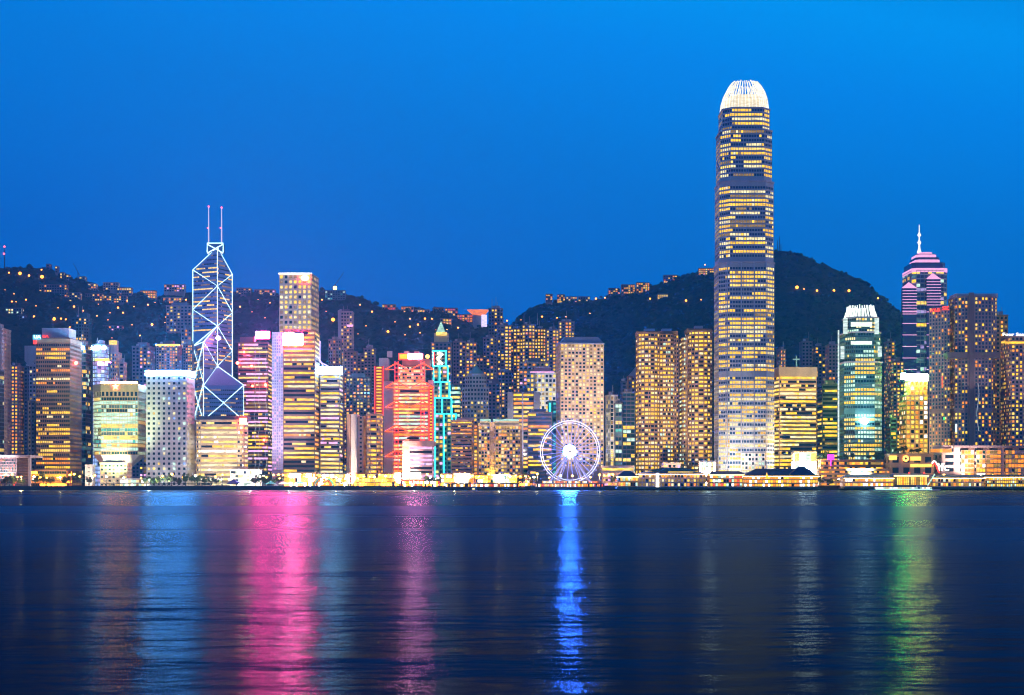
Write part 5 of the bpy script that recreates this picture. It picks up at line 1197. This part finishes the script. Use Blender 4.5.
# ================================================================== the hills
mast_t = thing('radio_mast', 'dark radio mast with red beacons on the western ridge', 'mast', (WX(4.5, 2890), 2890, ground_z(WX(4.5, 2890), 2890) - 1))
mast(mast_t, 4.5, 247, 268, 2890, 1.1, 'dark', 'lattice_mast'); m = MB(); m.ball((WX(4.5, 2890), 2887, WZ(254, 2890)), 1.8); m.build('beacon', LAMP_R, mast_t); m = MB(); m.ball((WX(4.5, 2890), 2890, WZ(246.6, 2890)), 1.8); m.build('beacon', LAMP_R, mast_t)
t = thing('radio_mast', 'lattice mast on the peak beside the tallest skyscraper', 'mast', (WX(779, 3350), 3350, ground_z(WX(779, 3350), 3350) - 1))
for px, y in ((777.6, 240), (779.4, 236), (781, 243)): mast(t, px, y, 251, 3350, 1.0, 'dark', 'lattice_mast')
HOUSES = [  # columns, roof row, foot row, look, label
    (46, 52, 264.5, 272, 'mauve_dark', .1, 'OG', 'dark lookout block on the western ridge'), (55, 59.5, 266.5, 273, 'mauve', .1, 'OG', 'narrow pinkish block on the western ridge'),
    (60, 66, 273, 279, 'mauve', .6, 'OYG', 'small lit villa below the western ridge'), (66, 71, 275, 282, 'mauve', .6, 'GYO', 'gold-lit villa beside the ridge crane'), (79, 87, 277, 282, 'mauve', .5, 'GY', 'villa with yellow windows past the ridge crane'),
    (39, 69, 285, 297, 'mauve_dark', .28, 'OYO', 'long terrace with a row of amber lit doors on the western slope'), (69, 82, 293, 302, 'mauve_dark', .4, 'OG', 'stepped terrace end with amber lights on the western slope'),
    (88, 98, 284, 291, 'pink', .4, 'POG', 'pinkish ridge house over the terraces'), (103, 120, 283, 290, 'pink', .3, 'GWO', 'pale ridge mansion with white windows'), (117, 133, 288, 296, 'mauve', .45, 'OYG', 'amber ridge house next to the pale mansion'),
    (85, 104, 294, 301, 'mauve_dark', .35, 'OYG', 'low terrace of amber homes in the middle of the western slope'), (104, 128, 296, 303, 'mauve_dark', .35, 'OYG', 'second low terrace of amber homes toward the orange blaze'),
    (140, 157, 291, 298.5, 'rust', 1.0, 'OYO', 'blazing orange building high on the western slope'), (164, 186, 285, 292, 'pink', .3, 'OGP', 'long pinkish ridge block behind the faceted tower'), (163, 183, 298, 304, 'peach', .6, 'OYO', 'peach terrace above the wide apartment slab'),
    (0, 24, 308.5, 314, 'slate', .4, 'CGW', 'white-lit low house at the frame edge of the western slope'), (17, 27, 316, 321, 'slate', .1, 'CB', 'bluish small house on the lower western slope'), (103, 124, 326, 331, 'mauve_dark', .5, 'RPO', 'reddish row house low on the western slope'),
    (236, 252, 288.5, 295, 'mauve', .5, 'OY', 'amber ridge block just past the faceted tower'), (254, 276, 290, 296, 'mauve', .5, 'OYP', 'pinkish amber ridge block before the square tower'), (325, 346, 291, 300, 'slate', .3, 'TCK', 'dark ridge building with teal lights under a crane'),
    (382, 396, 305, 310, 'rust', .7, 'OYR', 'orange ridge house with red windows'), (401, 414, 307, 313, 'rust', .9, 'OOY', 'bright orange lodge on the ridge, brightest of its row'), (415, 430, 310, 315, 'mauve', .5, 'GYO', 'yellow-lit low house between orange ones on the ridge'), (433, 444, 308, 314, 'rust', .6, 'OY', 'ridge house with orange windows, first of two'), (445, 458, 308.5, 316, 'mauve', .6, 'OYR', 'ridge house with orange and red windows, second of two'),
    (457, 475, 315, 322.5, 'rust', .95, 'ORY', 'red-orange lit galleria on the ridge'), (440, 452, 319, 325, 'rust', .7, 'OY', 'orange lit terrace house on the slope behind the pointed tower'),
    (545.5, 552.5, 294.5, 302, 'rust', .5, 'OY', 'pinkish house on the lower peak ridge'), (557, 565, 295, 303, 'rust', .5, 'OYG', 'taller orange house on the lower peak ridge'), (566, 577, 297, 303, 'mauve', .4, 'GO', 'low row house on the lower peak ridge'), (578, 590, 297, 302, 'mauve', .35, 'GP', 'dim row house on the lower peak ridge'),
    (608, 620, 288.5, 296, 'mauve_dark', .4, 'YO', 'dark block with a lit top floor on the peak ridge'), (621, 635, 285, 294, 'rust', .7, 'OYO', 'orange lit long house on the peak ridge'), (636, 649.5, 283, 293, 'rust', .7, 'OYG', 'gold lit end house on the peak ridge'),
    (663, 677, 275.5, 283, 'mauve', .5, 'OYR', 'ridge block with orange windows high on the peak'), (698, 714, 268.5, 275, 'gold', .95, 'YOG', 'brightly lit gold house near the peak top'), (657, 668, 294.5, 299.5, 'gold', .9, 'YG', 'yellow lit house in the dark middle of the peak slope')]
for x0, x1, yt, yb, wl, p_, pal, lb in HOUSES:
    Y = hit((x0 + x1) / 2, yb); _seed[0] += 1
    P = rect(x0, x1, Y, 14); c = (sum(p[0] for p in P) / 4, sum(p[1] for p in P) / 4)
    zb = WZ(yb, Y); t = thing('hillside_house', lb, 'house', (c[0], c[1], zb - 8))
    m = MB(); m.prism(P, zb - 8, zb + .2); m.build('foundation', MW[wl], t)
    section(t, P, zb + .2, WZ(yt, Y), 'grid', seed=_seed[0], bw=4.6, pf=.36, sf=.40, fh=4.4, wall=wl, p=p_, pal=pal, mode='cell')
    roof(t, P, WZ(yt, Y), wl)
# viewing tower and screen at the end of the ridge
Y = 2860
t = thing('viewing_gallery', 'orange lit viewing gallery with upswept wings above the ridge', 'viewing gallery', (WX(478, Y), Y, WZ(326, Y)))
m = MB(); m.box(WX(473, Y), WX(483, Y), Y, Y + 16, WZ(332, Y), WZ(313, Y)); m.build('base', MW['grey'], t)
m = MB(); m.v = [(WX(px, Y), Y - 2 + d, WZ(py, Y)) for d in (0, 18) for px, py in ((467, 309.5), (489, 309.5), (483, 316), (473, 314.5))]; m.f = [(3, 2, 1, 0), (4, 5, 6, 7), (0, 1, 5, 4), (1, 2, 6, 5), (2, 3, 7, 6), (3, 0, 4, 7)]; m.m = [0] * 6; m.build('upswept_wings', lit_mat('gallery_orange', (1, .22, .04), 1.3, .4), t)
m = MB(); m.box(WX(481.5, Y), WX(487, Y), Y - 6, Y - 5, WZ(327, Y), WZ(315, Y)); m.build('light_screen', lit_mat('screen_lilac', (.75, .62, 1), 1.6, .3), t)
def crane(lb, px, y0, y1, px2, y2, Y):
    t = thing('tower_crane', lb, 'crane', (WX(px, Y), Y, WZ(y1, Y) - 3)); m = MB(); m.tube([(WX(px, Y), Y, WZ(y1, Y) - 3), (WX(px, Y), Y, WZ(y0, Y))], .8, n=4); m.build('crane_mast', MW['dark'], t)
    m = MB(); m.tube([(WX(px - (px2 - px) * .3, Y), Y, WZ(y0 + (y0 - y2) * .3, Y)), (WX(px2, Y), Y, WZ(y2, Y))], [.8, .4], n=4); m.build('jib', MW['dark'], t); return t
crane('dark tower crane leaning over the western ridge', 78, 272, 279, 73, 263, 2885); t = crane('tower crane over the teal-lit ridge building', 335, 285, 293, 344, 272, 2880)
m = MB(); m.ball((WX(335, 2876), 2876, WZ(288, 2876)), 3.2); m.build('work_lamp', LAMP_O, t)
lamps = [(9, 273, .7), (20, 274, 1.5), (29, 276, 1), (42, 277.5, 1.5), (41.5, 270, .8), (50, 286, 1), (54, 286, 1), (34, 317, .9), (48, 320, .9), (54, 319.5, 1.5), (61, 319, .9), (66, 320, .8), (12, 302, .7), (16, 302, .6), (143, 324, 1), (152, 325, 1.1), (132, 325, .6), (165, 323, .9), (155, 303, .9), (118, 308, .8), (166.5, 317.5, 1.7), (230, 303, 1.4), (240, 307, 1), (258, 300, .9), (333, 320.5, 1.6), (322, 300, .7),
         (410, 319, .9), (425, 319, .8), (432, 319, .9), (418, 325, .8), (410, 327, .8), (388, 332, 1), (405, 335, .6), (420, 333, .7), (395, 322, .6), (376, 318, .6), (366, 326, .5), (358, 334, .6), (436, 330, .7), (596, 299, .9), (605, 298, 1), (650, 299, 1), (686, 301, 1.1), (701, 300, 1.2), (542, 317, 1), (557, 318, .9), (590, 314, .8), (521, 320, .8), (507, 321, 1), (566, 317, .7), (530, 318, .5),
         (797, 288, 1.5), (804, 289.3, 1.1), (817, 291, 1), (834, 291, 1.2), (849, 291.3, 1.4), (868, 295.5, 1.3), (878, 298.5, 1.1), (705, 265, .7), (97, 316, .6), (110, 313, .5), (127, 301, .8), (182, 320, .9), (26, 300, .7), (36, 306, .6), (74, 307, .8), (83, 311, .7), (90, 321, .8), (98, 305, .7), (108, 320, .6), (123, 313, .7), (134, 307, .9), (137, 316, .6), (148, 305, .8), (172, 311, .9), (178, 313, .7), (186, 300, .8), (5, 290, .7), (14, 294, .6), (58, 308, .7), (70, 328, .8), (112, 338, .7), (140, 336, .7), (247, 301, .9), (270, 303, .8), (252, 312, .7), (265, 318, .6), (326, 312, .8), (360, 305, .7), (372, 312, .8), (447, 330, .8), (458, 328, .7)]
src = None
for px, py, s in lamps:
    s *= 1.15 * (.55 + .8 * abs(math.sin(px * 12.9 + py * 4.1))); Y = hit(px, py + 1.0) - 6; z = ground_z(WX(px, Y), Y); h = max(4.0, WZ(py, Y) - z)
    if src is None:
        t = src = thing('road_lamp', 'orange lamp glowing beside a road on the dark wooded hill', 'road lamp', (WX(px, Y), Y, WZ(py, Y) - 8), 'road lamps scattered on the hills'); x, y_, z_ = t.location
        m = MB(); m.tube([(x, y_, z_ - 8), (x, y_, z_ + 8)], .25, n=5); m.build('pole', MW['dark'], t); m = MB(); m.ball((x, y_, z_ + 8.6), 1.35, n=8, k=5); m.build('lamp_globe', lit_mat('road_lamp_orange', (1, .26, .02), 9, 0), t)
    else:
        t = dup(src, (WX(px, Y), Y, WZ(py, Y) - 8 * s)); t.scale = (s, s, s)

# ------------------------------------------------------------------ the evening air
hz = bpy.data.materials.new('haze_air'); hz.use_nodes = True; nn = hz.node_tree; nn.nodes.remove(nn.nodes['Principled BSDF'])
pv = nn.nodes.new('ShaderNodeVolumePrincipled'); pv.inputs['Color'].default_value = (.10, .62, 1, 1); pv.inputs['Density'].default_value = 1.1e-4; pv.inputs['Anisotropy'].default_value = 0.6
nn.links.new(pv.outputs[0], nn.nodes['Material Output'].inputs['Volume'])
m = MB(); m.box(-2700, 2700, -800, 4300, -6, 680); hb = m.build('haze', hz); hb['kind'] = 'stuff'
